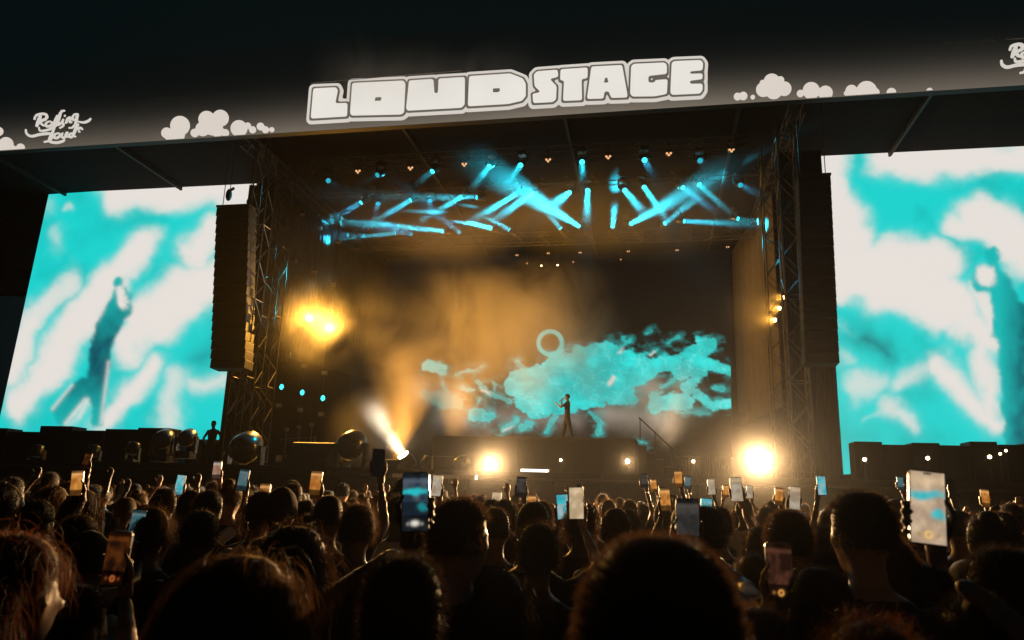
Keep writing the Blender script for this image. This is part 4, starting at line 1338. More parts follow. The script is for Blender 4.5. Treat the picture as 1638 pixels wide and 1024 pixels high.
def hat_mesh(kind):
    m = MB()
    n = 28
    R_ = lambda z, k, f=0: [Vector((.088 * k * math.cos(2 * math.pi * i / n), .106 * k * math.sin(2 * math.pi * i / n), z)) for i in range(n)]
    if kind == 'cap':
        m.rings([R_(-.01, 1.0), R_(.03, 1.02), R_(.075, .92), R_(.105, .68), R_(.12, .3), R_(.124, .05)])
        vs, fs = [], []
        for i in range(13):
            a = math.pi * (.18 + .64 * i / 12)
            vs += [(.088 * math.cos(a), .106 * math.sin(a), .012), (.10 * math.cos(a), .106 * math.sin(a) + .075 * math.sin(a), -.006)]
        for i in range(12): fs.append((2 * i, 2 * i + 1, 2 * i + 3, 2 * i + 2))
        m.add(vs, fs)
    elif kind == 'beanie':
        m.rings([R_(-.035, 1.04), R_(.0, 1.09), R_(.005, 1.04), R_(.06, 1.0), R_(.105, .78), R_(.135, .45), R_(.148, .1)])
    else:
        m.rings([R_(-.03, 1.55), R_(-.024, 1.56), R_(.01, 1.06), R_(.07, .98), R_(.10, .86), R_(.108, .4), R_(.11, .05)])
    return m
# ---------------------------------------------------------------- who stands where
HORP = 800.0
heads = [  # x, top y, width in the photo, hair, colour, head yaw, tilt, hat, near, label
 (1052, 853, 252, 'buzz', 'brown', .05, 0, None, 1, 'close-cropped head largest in the crowd, nearest the lens'),
 (392, 893, 262, 'long', 'fair', -.25, .12, None, 1, 'long fair hair glowing at its rim, large head at the lower left'),
 (22, 846, 175, 'wavy', 'red', -.9, .05, None, 1, 'concertgoer with wavy hair at the left photo edge, ear showing'),
 (647, 892, 132, 'short', 'black', 0, 0, None, 1, 'dark domed head just right of the raised forearm with the big phone'),
 (735, 800, 84, 'short', 'brown', -.75, .05, None, 1, 'short haired man turned right, neck and shoulder lit, below the blinding lamp'),
 (574, 803, 68, 'curly', 'fair', .1, 0, None, 1, 'curly haired head with a glowing golden rim, left of the big phone'),
 (451, 782, 52, 'buzz', 'black', 0, 0, 'beanie', 1, 'tall narrow dark beanie lit red at its right edge'),
 (497, 824, 50, 'short', 'brown', 0, 0, None, 0, 'round head directly in front of the dark beanie, rim lit gold'),
 (428, 852, 84, 'short', 'black', .2, 0, 'cap', 1, 'grey cap with a pale rim above the long fair hair'),
 (1261, 818, 64, 'short', 'brown', 0, 0, None, 1, 'short haired head right below the brightest lamp'),
 (1217, 843, 50, 'short', 'brown', .2, 0, None, 0, 'short haired head left of the one below the brightest lamp'),
 (1321, 842, 56, 'short', 'black', 0, 0, None, 0, 'round dark head right of the one below the brightest lamp'),
 (1205, 882, 68, 'wavy', 'brown', 0, 0, None, 1, 'tousled brown head beside the dim red phone'),
 (1378, 789, 78, 'short', 'black', .55, 0, None, 1, 'tall person turned left with bare neck, right of the brightest lamp'),
 (1417, 851, 84, 'wavy', 'fair', .5, 0, None, 1, 'wavy fair haired head left of the large bright phone'),
 (1310, 906, 96, 'buzz', 'black', 0, 0, None, 1, 'smooth domed head below the small white phone glow'),
 (1200, 977, 80, 'buzz', 'black', 0, .1, None, 1, 'low dark dome at the bottom edge right of the largest head'),
 (1388, 980, 185, 'curly', 'red', 0, .15, None, 1, 'frizzy reddish hair at the bottom edge on the right'),
 (1606, 880, 96, 'short', 'black', .3, 0, None, 1, 'dark head at the right edge under the raised forearm'),
 (1555, 945, 110, 'bun', 'black', 0, .1, None, 1, 'dark head with pinned up hair low at the right'),
 (861, 832, 80, 'curly', 'brown', 0, 0, None, 1, 'bushy dark head in the middle, below the two bright phones'),
 (793, 813, 48, 'short', 'brown', .3, 0, None, 0, 'head with ruffled hair just right of the man below the blinding lamp'),
 (812, 848, 52, 'curly', 'black', 0, 0, None, 0, 'small curly head left of the bushy dark head'),
 (925, 829, 40, 'short', 'black', 0, 0, None, 0, 'small dark head under the cream phone'),
 (985, 812, 46, 'buzz', 'brown', .2, 0, None, 0, 'lit grey head right of the cream phone'),
 (1085, 864, 50, 'short', 'brown', 0, 0, None, 0, 'head peeking over the right of the largest head'),
 (322, 817, 62, 'short', 'black', 0, 0, None, 0, 'dark head with a thin orange rim left of the beanie'),
 (244, 808, 72, 'wavy', 'fair', .2, 0, None, 1, 'tousled fair head behind the blue grey phone on the left'),
 (142, 852, 78, 'buzz', 'black', 0, 0, 'hood', 1, 'dark hooded dome beside the wavy haired person at the left edge'),
 (275, 930, 95, 'wavy', 'black', 0, .1, None, 1, 'dark wavy head low between the amber phone and the long fair hair'),
 (800, 905, 110, 'wavy', 'black', 0, .1, None, 1, 'dark long haired figure low in the middle'),
 (940, 990, 90, 'buzz', 'brown', 0, 0, None, 1, 'low head at the bottom edge left of the largest head'),
 (60, 800, 58, 'short', 'black', 0, 0, None, 0, 'dim head behind the wavy haired person at the left edge'),
 (1575, 820, 50, 'bun', 'black', 0, 0, None, 0, 'head with pinned hair behind the raised forearm at the right'),
 (1490, 905, 70, 'short', 'black', 0, 0, None, 0, 'dark head directly below the large bright phone'),
 (680, 845, 60, 'short', 'black', 0, 0, None, 0, 'dark head under the big dark phone'),
]
phones = [  # x, y, width, picture, hand side, holder sideways shift, holder height or None, label
 (1483, 812, 49, 'stage', 1, .36, 1.60, 'large bright phone showing the stage, held up at the right'),
 (665, 803, 44, 'dusk', -1, -.34, 1.66, 'large phone with a dark blue picture held up left of the blinding lamp'),
 (187, 893, 42, 'amberdim', 1, .26, 1.5, 'large phone with a dim amber picture at the lower left'),
 (1247, 914, 38, 'reddim', -1, -.22, 1.5, 'phone with a dim red picture right of the largest head'),
 (1100, 838, 35, 'greydim', -1, -.20, 1.6, 'dark grey phone above the largest head, seen large'),
 (1127, 842, 24, 'amberdim', 1, .14, None, 'dim amber phone touching the dark grey one'),
 (219, 842, 26, 'bluegrey', 1, .16, 1.62, 'blue grey phone above the dim amber one on the left'),
 (123, 773, 21, 'amber', 1, None, None, 'glowing orange phone high at the far left'),
 (139, 737, 13, 'amberdim', 1, None, None, 'small phone above the glowing orange one at the far left'),
 (288, 776, 16, 'blue', -1, None, None, 'small blue phone held between two hands left of the figure'),
 (347, 752, 14, 'mix', 1, None, None, 'phone below the standing figure at the left screen'),
 (389, 768, 17, 'bluegrey', 1, None, None, 'bluish phone below the large moving lamp at the left tower'),
 (423, 792, 18, 'amber', 1, None, None, 'orange phone left of the dark beanie'),
 (505, 773, 19, 'amber', 1, None, None, 'orange phone below the large wedge monitor'),
 (605, 740, 21, 'off', 1, None, None, 'dark phone held high below the white beam lamp'),
 (699, 777, 16, 'pale', 1, None, None, 'pale phone beside the right edge of the big dark blue phone'),
 (794, 804, 15, 'cream', -1, None, None, 'small cream phone right under the left blinding lamp'),
 (834, 779, 15, 'greydim', 1, None, None, 'dim phone below the LED strip lamp'),
 (851, 806, 13, 'amber', -1, None, None, 'small orange phone left of the two bright phones'),
 (900, 811, 18, 'blue', -1, None, None, 'bright bluish phone, left one of the two bright phones'),
 (922, 805, 23, 'cream', 1, None, None, 'cream phone, right one of the two bright phones'),
 (1030, 769, 10, 'greydim', 1, None, None, 'tiny grey phone below the right end of the riser'),
 (1046, 777, 9, 'amber', 1, None, None, 'tiny orange phone beside the tiny grey one'),
 (1064, 799, 16, 'amber', -1, None, None, 'orange phone above the dark grey phone'),
 (1085, 766, 12, 'amber', 1, None, None, 'orange phone in front of the slatted panel'),
 (1100, 772, 9, 'bluegrey', 1, None, None, 'tiny bluish phone under the slatted panel'),
 (1130, 817, 17, 'blue', 1, None, None, 'blue phone right of the dim amber one'),
 (1138, 779, 11, 'pale', 1, None, None, 'pale small phone left of the brightest lamp'),
 (1161, 786, 9, 'amber', -1, None, None, 'tiny orange phone left of the pale phone under the brightest lamp'),
 (1178, 783, 17, 'pale', 1, None, None, 'large pale phone just below left of the brightest lamp'),
 (1199, 787, 9, 'pale', 1, None, None, 'tiny pale phone directly below the brightest lamp'),
 (1246, 794, 12, 'amber', 1, None, None, 'orange phone below right of the brightest lamp'),
 (1271, 797, 16, 'pale', -1, None, None, 'hazy pale phone right of the orange one below the brightest lamp'),
 (1314, 777, 13, 'blue', -1, None, None, 'blue phone with a lit frame right of the brightest lamp'),
 (1576, 797, 12, 'amber', 1, None, None, 'orange phone at the far right'),
 (1440, 773, 9, 'bluegrey', 1, None, None, 'tiny phone left of the large bright phone'),
 (1522, 778, 10, 'off', 1, None, None, 'dark phone right of the large bright phone'),
 (1290, 903, 13, 'glare', -1, None, 1.6, 'small white phone glow above the smooth domed head'),
]
# ---- phones
PH_W, PH_H, PH_T = .074, .156, .009
def phone_body():
    bm = bmesh.new()
    bmesh.ops.create_cube(bm, size=1, matrix=Matrix.Diagonal((PH_W, PH_T, PH_H, 1)))
    ed = [e for e in bm.edges if abs((e.verts[0].co - e.verts[1].co).normalized().y) > .9]
    bmesh.ops.bevel(bm, geom=ed, offset=.011, segments=4, affect='EDGES', profile=.5)
    me = bpy.data.meshes.new('phone_case')
    bm.to_mesh(me)
    bm.free()
    me.materials.append(M_plast)
    return me
PHB = phone_body()
PAL = {'stage': ((.62, .45, .30), (.42, .30, .20), .9), 'dusk': ((.06, .08, .10), (.015, .03, .05), .55), 'amberdim': ((.075, .02, .004), (.012, .004, .002), .5), 'reddim': ((.07, .025, .014), (.015, .005, .003), .6), 'greydim': ((.05, .045, .04), (.02, .02, .02), .6),
       'bluegrey': ((.10, .14, .15), (.03, .12, .14), .6), 'amber': ((.62, .26, .05), (.35, .12, .02), 1.0), 'blue': ((.35, .45, .46), (.03, .35, .42), .9), 'mix': ((.30, .30, .30), (.3, .12, .05), .7), 'off': ((.003, .003, .003), (.002, .002, .002), .2), 'pale': ((.42, .36, .28), (.3, .22, .14), .9), 'cream': ((.58, .44, .27), (.42, .30, .17), 1.0), 'glare': ((.8, .8, .75), (.5, .6, .6), 1.2)}
M_phone = screen_mat('phone_picture', 1.0, 'NONE')
def phone_picture(kind, seed, big):
    nx, nz_ = (22, 44) if big else (8, 16)
    U, V = np.meshgrid(np.linspace(0, 1, nx), np.linspace(0, 1, nz_))     # V up
    a, b, k = PAL[kind]
    a, b = np.array(a), np.array(b)
    nzz = fbm(U * 3 + seed * 3.7, V * 5 + seed)
    t = np.clip((nzz - .35) * 3, 0, 1)
    c = a[None, None] * t[..., None] + b[None, None] * (1 - t[..., None])
    if kind in ('stage', 'dusk', 'blue'):
        for (u, v, ru, rv) in ((.5, .68, .55, .05), (.3, .66, .3, .04), (.8, .38, .22, .05), (.75, .42, .15, .05)):
            d = np.hypot((U - u + .15 * (nzz - .5)) / ru, (V - v + .1 * (nzz - .5)) / rv) - 1
            c = mixc(c, np.array((.02, .5, .55)), soft(d, .2) * (.9 if kind != 'stage' else .8))
    if kind in ('stage', 'amber', 'cream', 'pale', 'mix'):
        c = mixc(c, np.array((.85, .62, .36)), soft(np.abs(V - .88) - .05, .03) * .5)
        c = c * (.75 + .5 * fbm(U * 6 + seed, V * 9))[..., None]
    if kind in ('dusk', 'amberdim', 'reddim', 'greydim', 'bluegrey', 'mix', 'amber'):
        c = c * np.where(V < .26, .16, 1.0)[..., None]
        c = c * np.where(V > .93, .25, 1.0)[..., None]
        c = mixc(c, a * 1.6, soft(np.abs(V - .86) - .03, .01) * .6)
        if kind == 'dusk':
            c = c * np.where((V < .5) & (V > .26), .45, 1.0)[..., None]
    # shutter button and mode dots
    asp = PH_H / PH_W
    rd = np.hypot((U - .5), (V - .12) * asp)
    if big:
        bc = {'dusk': (.75, .7, .6), 'stage': (.9, .55, .15), 'amberdim': (.5, .12, .03), 'reddim': (.8, .35, .08)}.get(kind, (.2, .2, .2))
        c = mixc(c, np.array(bc), soft(np.abs(rd - .09) - .03, .012) if kind != 'dusk' else soft(np.hypot((U - .5) / 1.6, (V - .13) * asp) - .1, .02))
        for u in (.22, .78):
            c = mixc(c, np.array(bc) * .4, soft(np.hypot(U - u, (V - .12) * asp) - .05, .015))
    return U, V, c
def make_phone(label, M, kind, seed, big):
    t = thing('phone', label, 'phone', group='phones held up by the crowd')
    t.matrix_world = M
    inst('phone_case', PHB, t)
    U, V, c = phone_picture(kind, seed, big)
    nz_, nx = U.shape
    pts = [((U[j, i] - .5) * PH_W * .93, -PH_T / 2 - .0006, (V[j, i] - .5) * PH_H * .955) for j in range(nz_) for i in range(nx)]
    fs = [(j * nx + i, j * nx + i + 1, (j + 1) * nx + i + 1, (j + 1) * nx + i) for j in range(nz_ - 1) for i in range(nx - 1)]
    cols = np.concatenate([c, np.ones((nz_, nx, 1))], -1).reshape(-1, 4)
    picture_mesh('phone_screen', pts, fs, cols, M_phone, t)
    if big:
        MB().cbox((PH_W / 2 + .0008, 0, .02), (.0018, .004, .02)).build('side_button', M_plast, t)
        MB().cbox((0, -PH_T / 2 - .0012, PH_H * .455), (.016, .0008, .0028)).build('earpiece', M_black, t)
    return t

random.seed(11)
HAIRCOUNT = {}
HAIRM = {}
def get_hair(style, col, near, seed):
    if near:
        n = {'buzz': 12000, 'short': 6500, 'long': 6000, 'wavy': 3600, 'curly': 3800, 'bun': 3200, 'afro': 3600}[style]
        return hair_mesh(style, n, seed, .0013, col)
    k = (style, col, seed % 2)
    if k not in HAIRM:
        HAIRM[k] = hair_mesh(style, 1000, 77 + seed % 2, .0028, col)
    return HAIRM[k]
M_hat = {'cap': mat('cap_grey_cloth', (.10, .10, .105), .9, 0, .2, 30, .2), 'beanie': mat('beanie_knit', (.05, .015, .012), .95, 0, .3, 60, .4), 'hood': mat('hood_cloth', (.012, .013, .015), .95, 0, .3, 20, .2), 'bucket': mat('bucket_hat_cloth', (.05, .05, .05), .9, 0, .3, 20)}
taken = []          # (x, Y) of people already placed
shield = []         # image boxes (x0, x1, y0, y1, Y) that nearer people must not cover
QUEUE = []          # people waiting for their meshes
def queue(job, loc, rz, s, style, col, near, hat, label, seed, group, skin=None, shirt=None):
    QUEUE.append((job, loc, rz, s, style, col, near, hat, label, seed, group, skin, shirt))
def project(p):
    q = MC.transposed() @ (Vector(p) - CAM)
    return CX + FPX * q.x / -q.z, CY - FPX * q.y / -q.z, -q.z
# custom heads
HWID = {'buzz': .158, 'short': .165, 'long': .26, 'wavy': .205, 'curly': .205, 'bun': .168, 'afro': .2}
for i, (x, ty, w, style, col, yaw, tilt, hat, near, lab) in enumerate(heads):
    hw = .18 if hat else HWID[style]
    Y = hw * FPX / w
    p = at(x, ty, Y)
    H = p.z - (.02 if style in ('curly', 'wavy', 'bun') or hat else 0)
    if H < 1.5:
        pass
    s = H / 1.78
    job = person_job('custom%d' % i, .0155 if near else .02, .010 if w < 200 else None, head_yaw=yaw * .7, head_tilt=tilt, wide=1.0 + .08 * (hash01(i) - .5))
    queue(job, (p.x, Y, 0), yaw * .3, s, style, col, near, hat, lab, 100 + i, 'people in the crowd')
    taken.append((p.x, Y))
    shield.append((x - w * .45, x + w * .45, ty, ty + w * .55, Y))
# phone holders
PHM = []
for i, (x, y, w, kind, side, dx, H, lab) in enumerate(phones):
    Y = .074 * FPX / w * (.98)
    p = at(x, y, Y)
    big = w > 30
    look = Matrix.Rotation(.25 * (hash01(i + 3) - .5) - .02, 4, 'Z') @ Matrix.Rotation(-.08 + .1 * (hash01(i + 9) - .5), 4, 'X')
    roll = .22 * (hash01(i + 5) - .5) if not big else {0: .09, 1: -.05}.get(i, .02)
    if kind == 'off': look = look @ Matrix.Rotation(.5, 4, 'Z')
    PM = Matrix.Translation(p) @ Matrix.Rotation(YAW * .6 if i != 0 else .05, 4, 'Z') @ look @ Matrix.Rotation(roll, 4, 'Y')
    make_phone(lab, PM, kind, i + 1, big)
    shield.append((x - w * .8, x + w * .8, y - w * 1.1, y + w * 1.1, Y))
    wr_w = PM @ Vector((side * .030, .034, -.112))
    k = (H or 1.74) / 1.78
    if H is None:
        need = wr_w.z - 1.405 * k
        if need > .5 * k: k = min(2.0 / 1.78, wr_w.z / 1.90)
    dz = wr_w.z - 1.405 * k
    fw = math.sqrt(max(.01, (.555 * k) ** 2 - min(dz, .54 * k) ** 2))
    lat = 0.0
    if dx is not None:
        lat = dx
        fw = math.sqrt(max(.01, fw * fw - min(abs(lat) * .6, fw * .8) ** 2))
    rz = .15 * (hash01(i + 21) - .5)
    sx = wr_w.x + lat
    loc = Vector((sx - side * .185 * k, wr_w.y - fw * .93, 0))
    ML = Matrix.Translation(loc) @ Matrix.Rotation(rz, 4, 'Z') @ Matrix.Diagonal((k, k, k, 1))
    PML = ML.inverted() @ PM
    wl = PML @ Vector((side * .030, .034, -.112))
    hint = Vector((side * .9, .25, -.6))
    arms = {side: ('ik', wl, hint, None, PML)}
    near = Y < 2.4
    style = ('short', 'wavy', 'buzz', 'curly', 'long', 'short')[i % 6]
    job = person_job('holder%d' % i, .017 if near else .025, .006 if near else .0085, arms=arms, head_yaw=.3 * (hash01(i) - .5))
    what = ' '.join(lab.split(',')[0].split()[:11])
    queue(job, loc, rz, k, style, ('black', 'brown', 'black', 'fair', 'brown')[i % 5], near and i > 1, None, 'person holding up the ' + what, 300 + i, 'people in the crowd')
    taken.append((loc.x, loc.y))
# the rest of the crowd
VAR = [person_job('crowd%d' % v, .024, .012, head_yaw=.5 * (hash01(v + .5) - .5), head_tilt=.1 * (hash01(v + 4) - .5), wide=.94 + .14 * hash01(v + 2)) for v in range(5)]
for v in range(4):      # an arm in the air
    sd = 1 if v % 2 else -1
    sh = Vector((sd * .185, 0, 1.405))
    tip = sh + Vector((sd * .1 * (v % 3), .18 + .06 * v, .45 - .03 * v))
    VAR.append(person_job('armup%d' % v, .022, .009, arms={sd: ('ik', tip, Vector((sd, .2, -.3)), Vector((0, .15, 1)).normalized())}))
LM = [('large bright phone', 1483, 860), ('big dark blue phone', 665, 840), ('dim amber phone', 187, 930), ('orange phone at far left', 123, 795), ('small blue phone', 288, 795), ('bluish phone by the left tower', 389, 790),
      ('orange phone under the monitor', 505, 795), ('dark phone held high', 605, 770), ('cream phone', 922, 835), ('bright bluish phone', 885, 835), ('dark grey phone', 1100, 860), ('large pale phone', 1178, 800), ('left blinding lamp', 785, 775), ('LED strip lamp', 855, 775),
      ('riser steps', 1045, 780), ('slatted panel', 1110, 775), ('brightest lamp', 1213, 775), ('blue phone with lit frame', 1314, 800), ('tall person turned left', 1378, 800), ('far right orange phone', 1576, 815), ('left edge of the photo', 10, 790), ('right edge of the photo', 1630, 800),
      ('dark beanie', 451, 800), ('golden rimmed curly head', 574, 810), ('bushy dark head', 861, 850), ('man below the blinding lamp', 735, 820), ('tousled fair head', 244, 815), ('hooded dome', 142, 860), ('small lamp under the right screen', 1383, 770), ('wavy fair head', 1417, 860), ('lit grey head', 985, 830), ('orange phone over the grey one', 1064, 815)]
USED = {}
def crowd_label(hair, band, u, v):
    best = sorted(LM, key=lambda l: abs(l[1] - u) + 1.5 * abs(l[2] - v))
    for nm, lx, ly in best[:5]:
        rel_ = 'just left of' if u < lx - 4 else 'just right of'
        if abs(u - lx) < 16: rel_ = 'straight below' if v > ly - 10 else 'straight above'
        elif abs(u - lx) > 60: rel_ = rel_.replace('just', 'further')
        lab = '%s-row %s concertgoer %s the %s' % (band, hair, rel_, nm)
        if lab not in USED:
            USED[lab] = 1
            return lab
    return lab
n_c = 0
rows_word = ('near', 'middle', 'far')
Yc = 2.3
while Yc < 18.6:
    step = .56 if Yc < 8 else .78
    cx = -math.tan(YAW) * Yc
    half = .74 * Yc + .3
    X = cx - half + random.random() * step
    while X < cx + half:
        px, py_ = X + random.uniform(-.14, .14), Yc + random.uniform(-.16, .16)
        X += step * random.uniform(.9, 1.25)
        if any((px - a) ** 2 + (py_ - b) ** 2 < .16 for a, b in taken): continue
        H = min(1.90, max(1.56, random.gauss(1.73, .075)))
        u, v, dep = project((px, py_, H))
        wpx = .17 * FPX / dep
        bad = False
        for (x0, x1, y0, y1, Ys) in shield:
            if py_ < Ys - .05 and u + wpx * .5 > x0 and u - wpx * .5 < x1 and v < y1 and v + wpx * 1.5 > y0:
                # shorten the person if that clears the view, otherwise leave the spot empty
                bad = True
                break
        if bad:
            H2 = 1.56
            u, v, dep = project((px, py_, H2))
            if any(py_ < Ys - .05 and u + wpx * .5 > x0 and u - wpx * .5 < x1 and v < y1 and v + wpx * 1.5 > y0 for (x0, x1, y0, y1, Ys) in shield): continue
            H = H2
        vi = random.randrange(5) if random.random() < .82 or bad else 5 + random.randrange(4)
        st_ = random.choice(['short', 'short', 'buzz', 'wavy', 'curly', 'long', 'short', 'bun'])
        cl_ = random.choice(['black', 'black', 'brown', 'brown', 'fair'])
        hat = random.choice([None] * 9 + ['cap', 'bucket'])
        band = rows_word[0 if py_ < 5 else (1 if py_ < 10 else 2)]
        sidew = 'left' if u < 546 else ('middle' if u < 1092 else 'right')
        hw_ = ({'short': 'short haired', 'buzz': 'close-cropped', 'wavy': 'wavy haired', 'curly': 'curly haired', 'long': 'long haired', 'bun': 'tied-up haired'}[st_] if not hat else hat + (' hat' if hat == 'bucket' else '') + ' wearing')
        if vi >= 5: hw_ = 'arm-raising ' + hw_
        lab = crowd_label(hw_, band, u, v)
        taken.append((px, py_))
        if n_c < 300:
            queue(VAR[vi], (px, py_, 0), random.uniform(-.35, .35), H / 1.78, st_, cl_, 0, hat, lab, n_c, 'people in the packed crowd rows')
            n_c += 1
    Yc += step * .95
print('crowd', n_c, 'queue', len(QUEUE))

# performer, figure by the left screen, musician
zf = at(908, 630, YR + .55)
kp = (zf.z - zt) / 1.79
perf = person_job('performer', .013, .006, head_yaw=0, head_tilt=.06, legs='stride', loose=.03, arms={1: ('ik', Vector((.04, .24, 1.50)), Vector((.8, -.1, -1))), -1: ('ik', Vector((-.06, .42, 1.36)), Vector((-.6, -.3, -1)))})
pl = Vector((zf.x, YR + .55, zt + .004))
queue(perf, pl, rad(88), kp, 'short', 'black', 0, None, 'performer standing on the riser with a microphone, seen as a silhouette', 900, None, 2, 0)
fg = at(343, 672, 28.6)
kf = (fg.z - ZD) / 1.78
figr = person_job('figure', .013, .007, arms={1: ('pose', Vector((.37, -.04, 1.16)), Vector((.20, .06, 1.0))), -1: ('pose', Vector((-.37, -.04, 1.16)), Vector((-.20, .06, 1.0)))})
queue(figr, (fg.x, 28.6, ZD - .018), rad(178), kf, 'buzz', 'black', 0, None, 'man with hands on hips silhouetted against the left screen', 901, None, 2, 0)
mu = at(492, 698, 31.0)
mus = person_job('musician', .014, .008, arms={1: ('ik', Vector((.12, .35, 1.12)), Vector((1, -.4, -1))), -1: ('ik', Vector((-.12, .35, 1.12)), Vector((-1, -.4, -1)))})
queue(mus, (mu.x, 31.8, ZD), rad(175), (at(492, 698, 31.8).z - ZD) / 1.78, 'short', 'black', 0, None, 'musician in a pale cyan shirt at the equipment rack', 902, None, 1, 3)
finish_jobs()
for (job, loc, rz, s, style, col, near, hat, label, seed, group, skin, shirt) in QUEUE:
    o = bpy.data.objects.new('person', job['mesh'])
    COL.objects.link(o)
    o.location = loc
    o.rotation_euler = (0, 0, rz)
    o.scale = (s, s, s)
    tag(o, label, 'person', group)
    sk = skin if skin is not None else int(hash01(seed + .3) * 4)
    st2 = shirt if shirt is not None else (0, 0, 1, 2, 4, 0, 3, 1)[int(hash01(seed + 7) * 8)]
    for k_, mm in ((0, SKINS[sk]), (1, SHIRTS[st2])):
        o.material_slots[k_].link = 'OBJECT'
        o.material_slots[k_].material = mm
    if hat:
        hm = hat_mesh({'cap': 'cap', 'beanie': 'beanie', 'hood': 'beanie', 'bucket': 'bucket'}[hat]).mesh('hat', M_hat[hat], True)
        h = bpy.data.objects.new({'hood': 'hood'}.get(hat, 'hat'), hm)
        COL.objects.link(h)
        h.parent = o
        h.matrix_local = job['RH']
        if hat in ('beanie', 'hood'): continue
    h = bpy.data.objects.new('hair', get_hair(style if not hat else 'buzz', col, near, seed))
    COL.objects.link(h)
    h.parent = o
    h.matrix_local = job['RH']
# microphone in the performer's hand
J = [j for j in perf['J'] if j[0] == 1][0]
MW = Matrix.Translation(pl) @ Matrix.Rotation(rad(88), 4, 'Z') @ Matrix.Diagonal((kp, kp, kp, 1))
w3 = MW @ (J[3] + Vector((-.02, .03, .03)))
mo = MW @ (HC + Vector((0, .17, -.08)))
t = thing('microphone', "microphone held to the performer's mouth", 'microphone', w3)
d = (mo - w3)
MB().tube((-d.normalized() * .1), d.normalized() * .1, .018, .024).build('handle', M_plast, t, True)
MB().ell(d.normalized() * .13, (.035, .035, .035)).build('mic_head', M_grey, t, True)
# ---------------------------------------------------------------- air: even haze, and the stage smoke
def volume_mat(name, col, dens, aniso, smoke=None):
    m = bpy.data.materials.new(name)
    m.use_nodes = True
    nt = m.node_tree
    nt.nodes.remove(nt.nodes['Principled BSDF'])
    v = nt.nodes.new('ShaderNodeVolumePrincipled')
    v.inputs['Color'].default_value = (*col, 1)
    v.inputs['Density'].default_value = dens
    v.inputs['Anisotropy'].default_value = aniso
    nt.links.new(v.outputs[0], nt.nodes['Material Output'].inputs['Volume'])
    if smoke:
        L = nt.links
        tc = nt.nodes.new('ShaderNodeTexCoord')
        nz = nt.nodes.new('ShaderNodeTexNoise')
        nz.inputs['Scale'].default_value = smoke['scale']
        nz.inputs['Detail'].default_value = 4
        nz.inputs['Roughness'].default_value = .55
        nz.inputs['Distortion'].default_value = .7
        mp = nt.nodes.new('ShaderNodeMapping')
        mp.inputs['Scale'].default_value = (1, .6, .75)
        mp.inputs['Rotation'].default_value = (0, .3, 0)
        L.new(tc.outputs['Object'], mp.inputs['Vector'])
        L.new(mp.outputs[0], nz.inputs['Vector'])
        acc = None
        for (c, r, k) in smoke['blobs']:
            sb = nt.nodes.new('ShaderNodeVectorMath'); sb.operation = 'SUBTRACT'
            sb.inputs[1].default_value = c
            L.new(tc.outputs['Object'], sb.inputs[0])
            dv = nt.nodes.new('ShaderNodeVectorMath'); dv.operation = 'DIVIDE'
            dv.inputs[1].default_value = r
            L.new(sb.outputs[0], dv.inputs[0])
            ln = nt.nodes.new('ShaderNodeVectorMath'); ln.operation = 'LENGTH'
            L.new(dv.outputs[0], ln.inputs[0])
            mr = nt.nodes.new('ShaderNodeMapRange')
            mr.interpolation_type = 'SMOOTHSTEP'
            mr.inputs['From Min'].default_value, mr.inputs['From Max'].default_value = .15, 1.0
            mr.inputs['To Min'].default_value, mr.inputs['To Max'].default_value = k, 0
            L.new(ln.outputs['Value'], mr.inputs['Value'])
            if acc is None: acc = mr.outputs[0]
            else:
                ad = nt.nodes.new('ShaderNodeMath'); ad.operation = 'ADD'
                L.new(acc, ad.inputs[0]); L.new(mr.outputs[0], ad.inputs[1])
                acc = ad.outputs[0]
        rm = nt.nodes.new('ShaderNodeMapRange')
        rm.inputs['From Min'].default_value, rm.inputs['From Max'].default_value = smoke['lo'], smoke['hi']
        L.new(nz.outputs['Fac'], rm.inputs['Value'])
        mu = nt.nodes.new('ShaderNodeMath'); mu.operation = 'MULTIPLY'
        L.new(acc, mu.inputs[0]); L.new(rm.outputs[0], mu.inputs[1])
        m2 = nt.nodes.new('ShaderNodeMath'); m2.operation = 'MULTIPLY'
        m2.inputs[1].default_value = dens
        L.new(mu.outputs[0], m2.inputs[0])
        L.new(m2.outputs[0], v.inputs['Density'])
    return m
hz_o = MB().box((-75, -25, -1.4), (75, 70, 23)).build('haze', volume_mat('thin_haze', (.92, .93, .95), .00014, .8))
tag(hz_o, 'thin haze in the night air', 'haze', kind='stuff')
def rel(x, y, Y): return tuple(at(x, y, Y))
sm = MB().box((-18.6, 27.4, ZD + .02), (7.8, 40.0, ZR - 2.2))
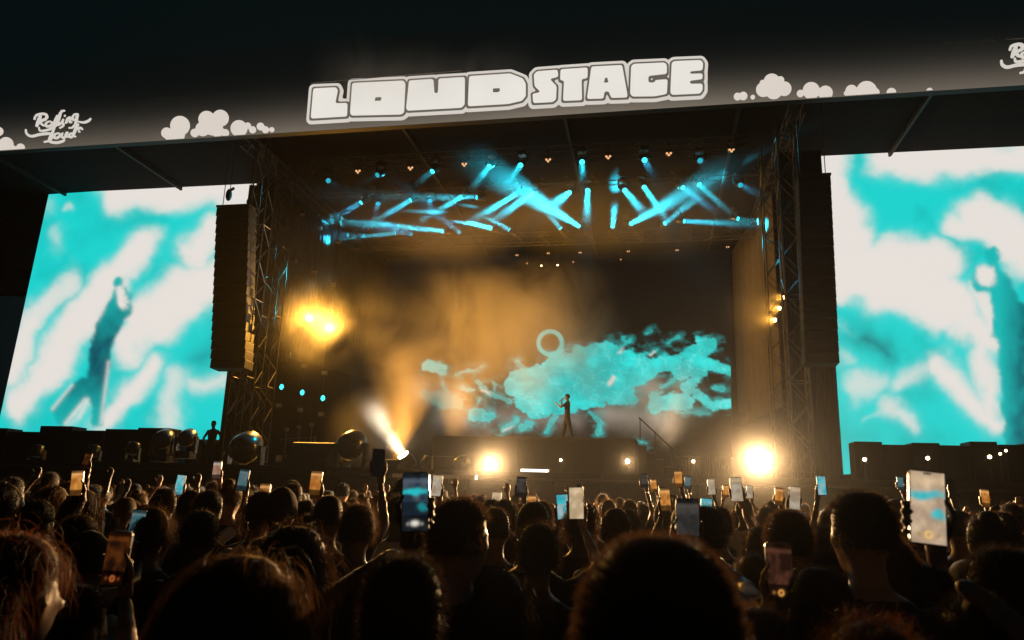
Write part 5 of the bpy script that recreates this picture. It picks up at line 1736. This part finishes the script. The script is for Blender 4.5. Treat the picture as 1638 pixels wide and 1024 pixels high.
so = sm.build('stage_smoke', volume_mat('stage_smoke', (.95, .93, .9), .24, .35, dict(scale=.35, lo=.34, hi=.70, blobs=[
    (rel(560, 540, 33.0), (5.04, 4.20, 4.08), .75), (rel(640, 640, 34.2), (4.08, 3.84, 3.12), 1.3), (rel(740, 540, 34.8), (5.04, 4.20, 4.80), 1.2), (rel(850, 470, 35.4), (4.80, 3.84, 3.60), 1.0),
    (rel(900, 560, 36.0), (3.84, 3.12, 4.08), .9), (rel(1050, 640, 37.2), (3.12, 2.60, 2.60), 1.5), (rel(612, 690, 28.4), (2.6, 2.2, 2.0), 1.1), (rel(512, 518, 28.9), (2.8, 1.6, 3.0), .4), (rel(1218, 506, 28.3), (1.9, 1.0, 1.8), .5)])))
tag(so, 'amber lit smoke drifting across the left of the stage', 'smoke', kind='stuff')

ro = MB().box((-16.2, 25.2, ZR - 5.5), (9.4, 37.0, ZR + .1)).build('roof_smoke', volume_mat('roof_smoke', (.95, .95, .95), .10, .25, dict(scale=.42, lo=.08, hi=.68, blobs=[
    (rel(660, 335, 32.4), (5.83, 5.28, 2.85), 1.3), (rel(730, 375, 33.6), (3.56, 3.96, 1.80), 1.3), (rel(800, 300, 30.0), (4.86, 5.94, 2.40), .8), (rel(930, 320, 31.2), (5.18, 6.60, 2.55), .8), (rel(1060, 320, 31.8), (5.51, 6.60, 2.55), .6), (rel(560, 300, 30.0), (4.21, 5.28, 2.40), .5)])))
tag(ro, 'thin smoke hanging around the roof lamps, lit blue by the beams', 'smoke', kind='stuff')

fo = MB().box((-8.5, YE - 1.6, ZD - 1.6), (10.5, YE + 3.2, ZD + 4.4)).build('lamp_glow_smoke', volume_mat('lamp_glow_smoke', (.95, .93, .9), .0085, .6, dict(scale=.8, lo=.1, hi=.75, blobs=[
    (rel(1213, 737, YE), (2.9, 1.2, 2.5), 1.0), (rel(785, 743, YE), (1.9, 1.2, 1.7), .9), (rel(1004, 738, YE + .3), (.8, .8, .8), .5)])))  # smoke added and sized around these lamps to give their glow
tag(fo, 'thin smoke added around the blinding stage edge lamps to make their glow', 'smoke', kind='stuff')

ho = MB().box((-13.5, YH - 2.2, ZR + .2), (4.5, YH - .2, ZR + 6.2)).build('header_smoke', volume_mat('header_smoke', (.95, .90, .84), .15, .2, dict(scale=.55, lo=.32, hi=.70, blobs=[
    (rel(640, 120, YH - 1), (3.4, .95, 1.7), 1.0), (rel(560, 100, YH - 1), (1.8, .9, 1.9), .9), (rel(800, 105, YH - 1), (2.2, .9, 1.2), .8)])))
tag(ho, 'wisps of smoke rising over the LOUD letters of the header', 'smoke', kind='stuff')
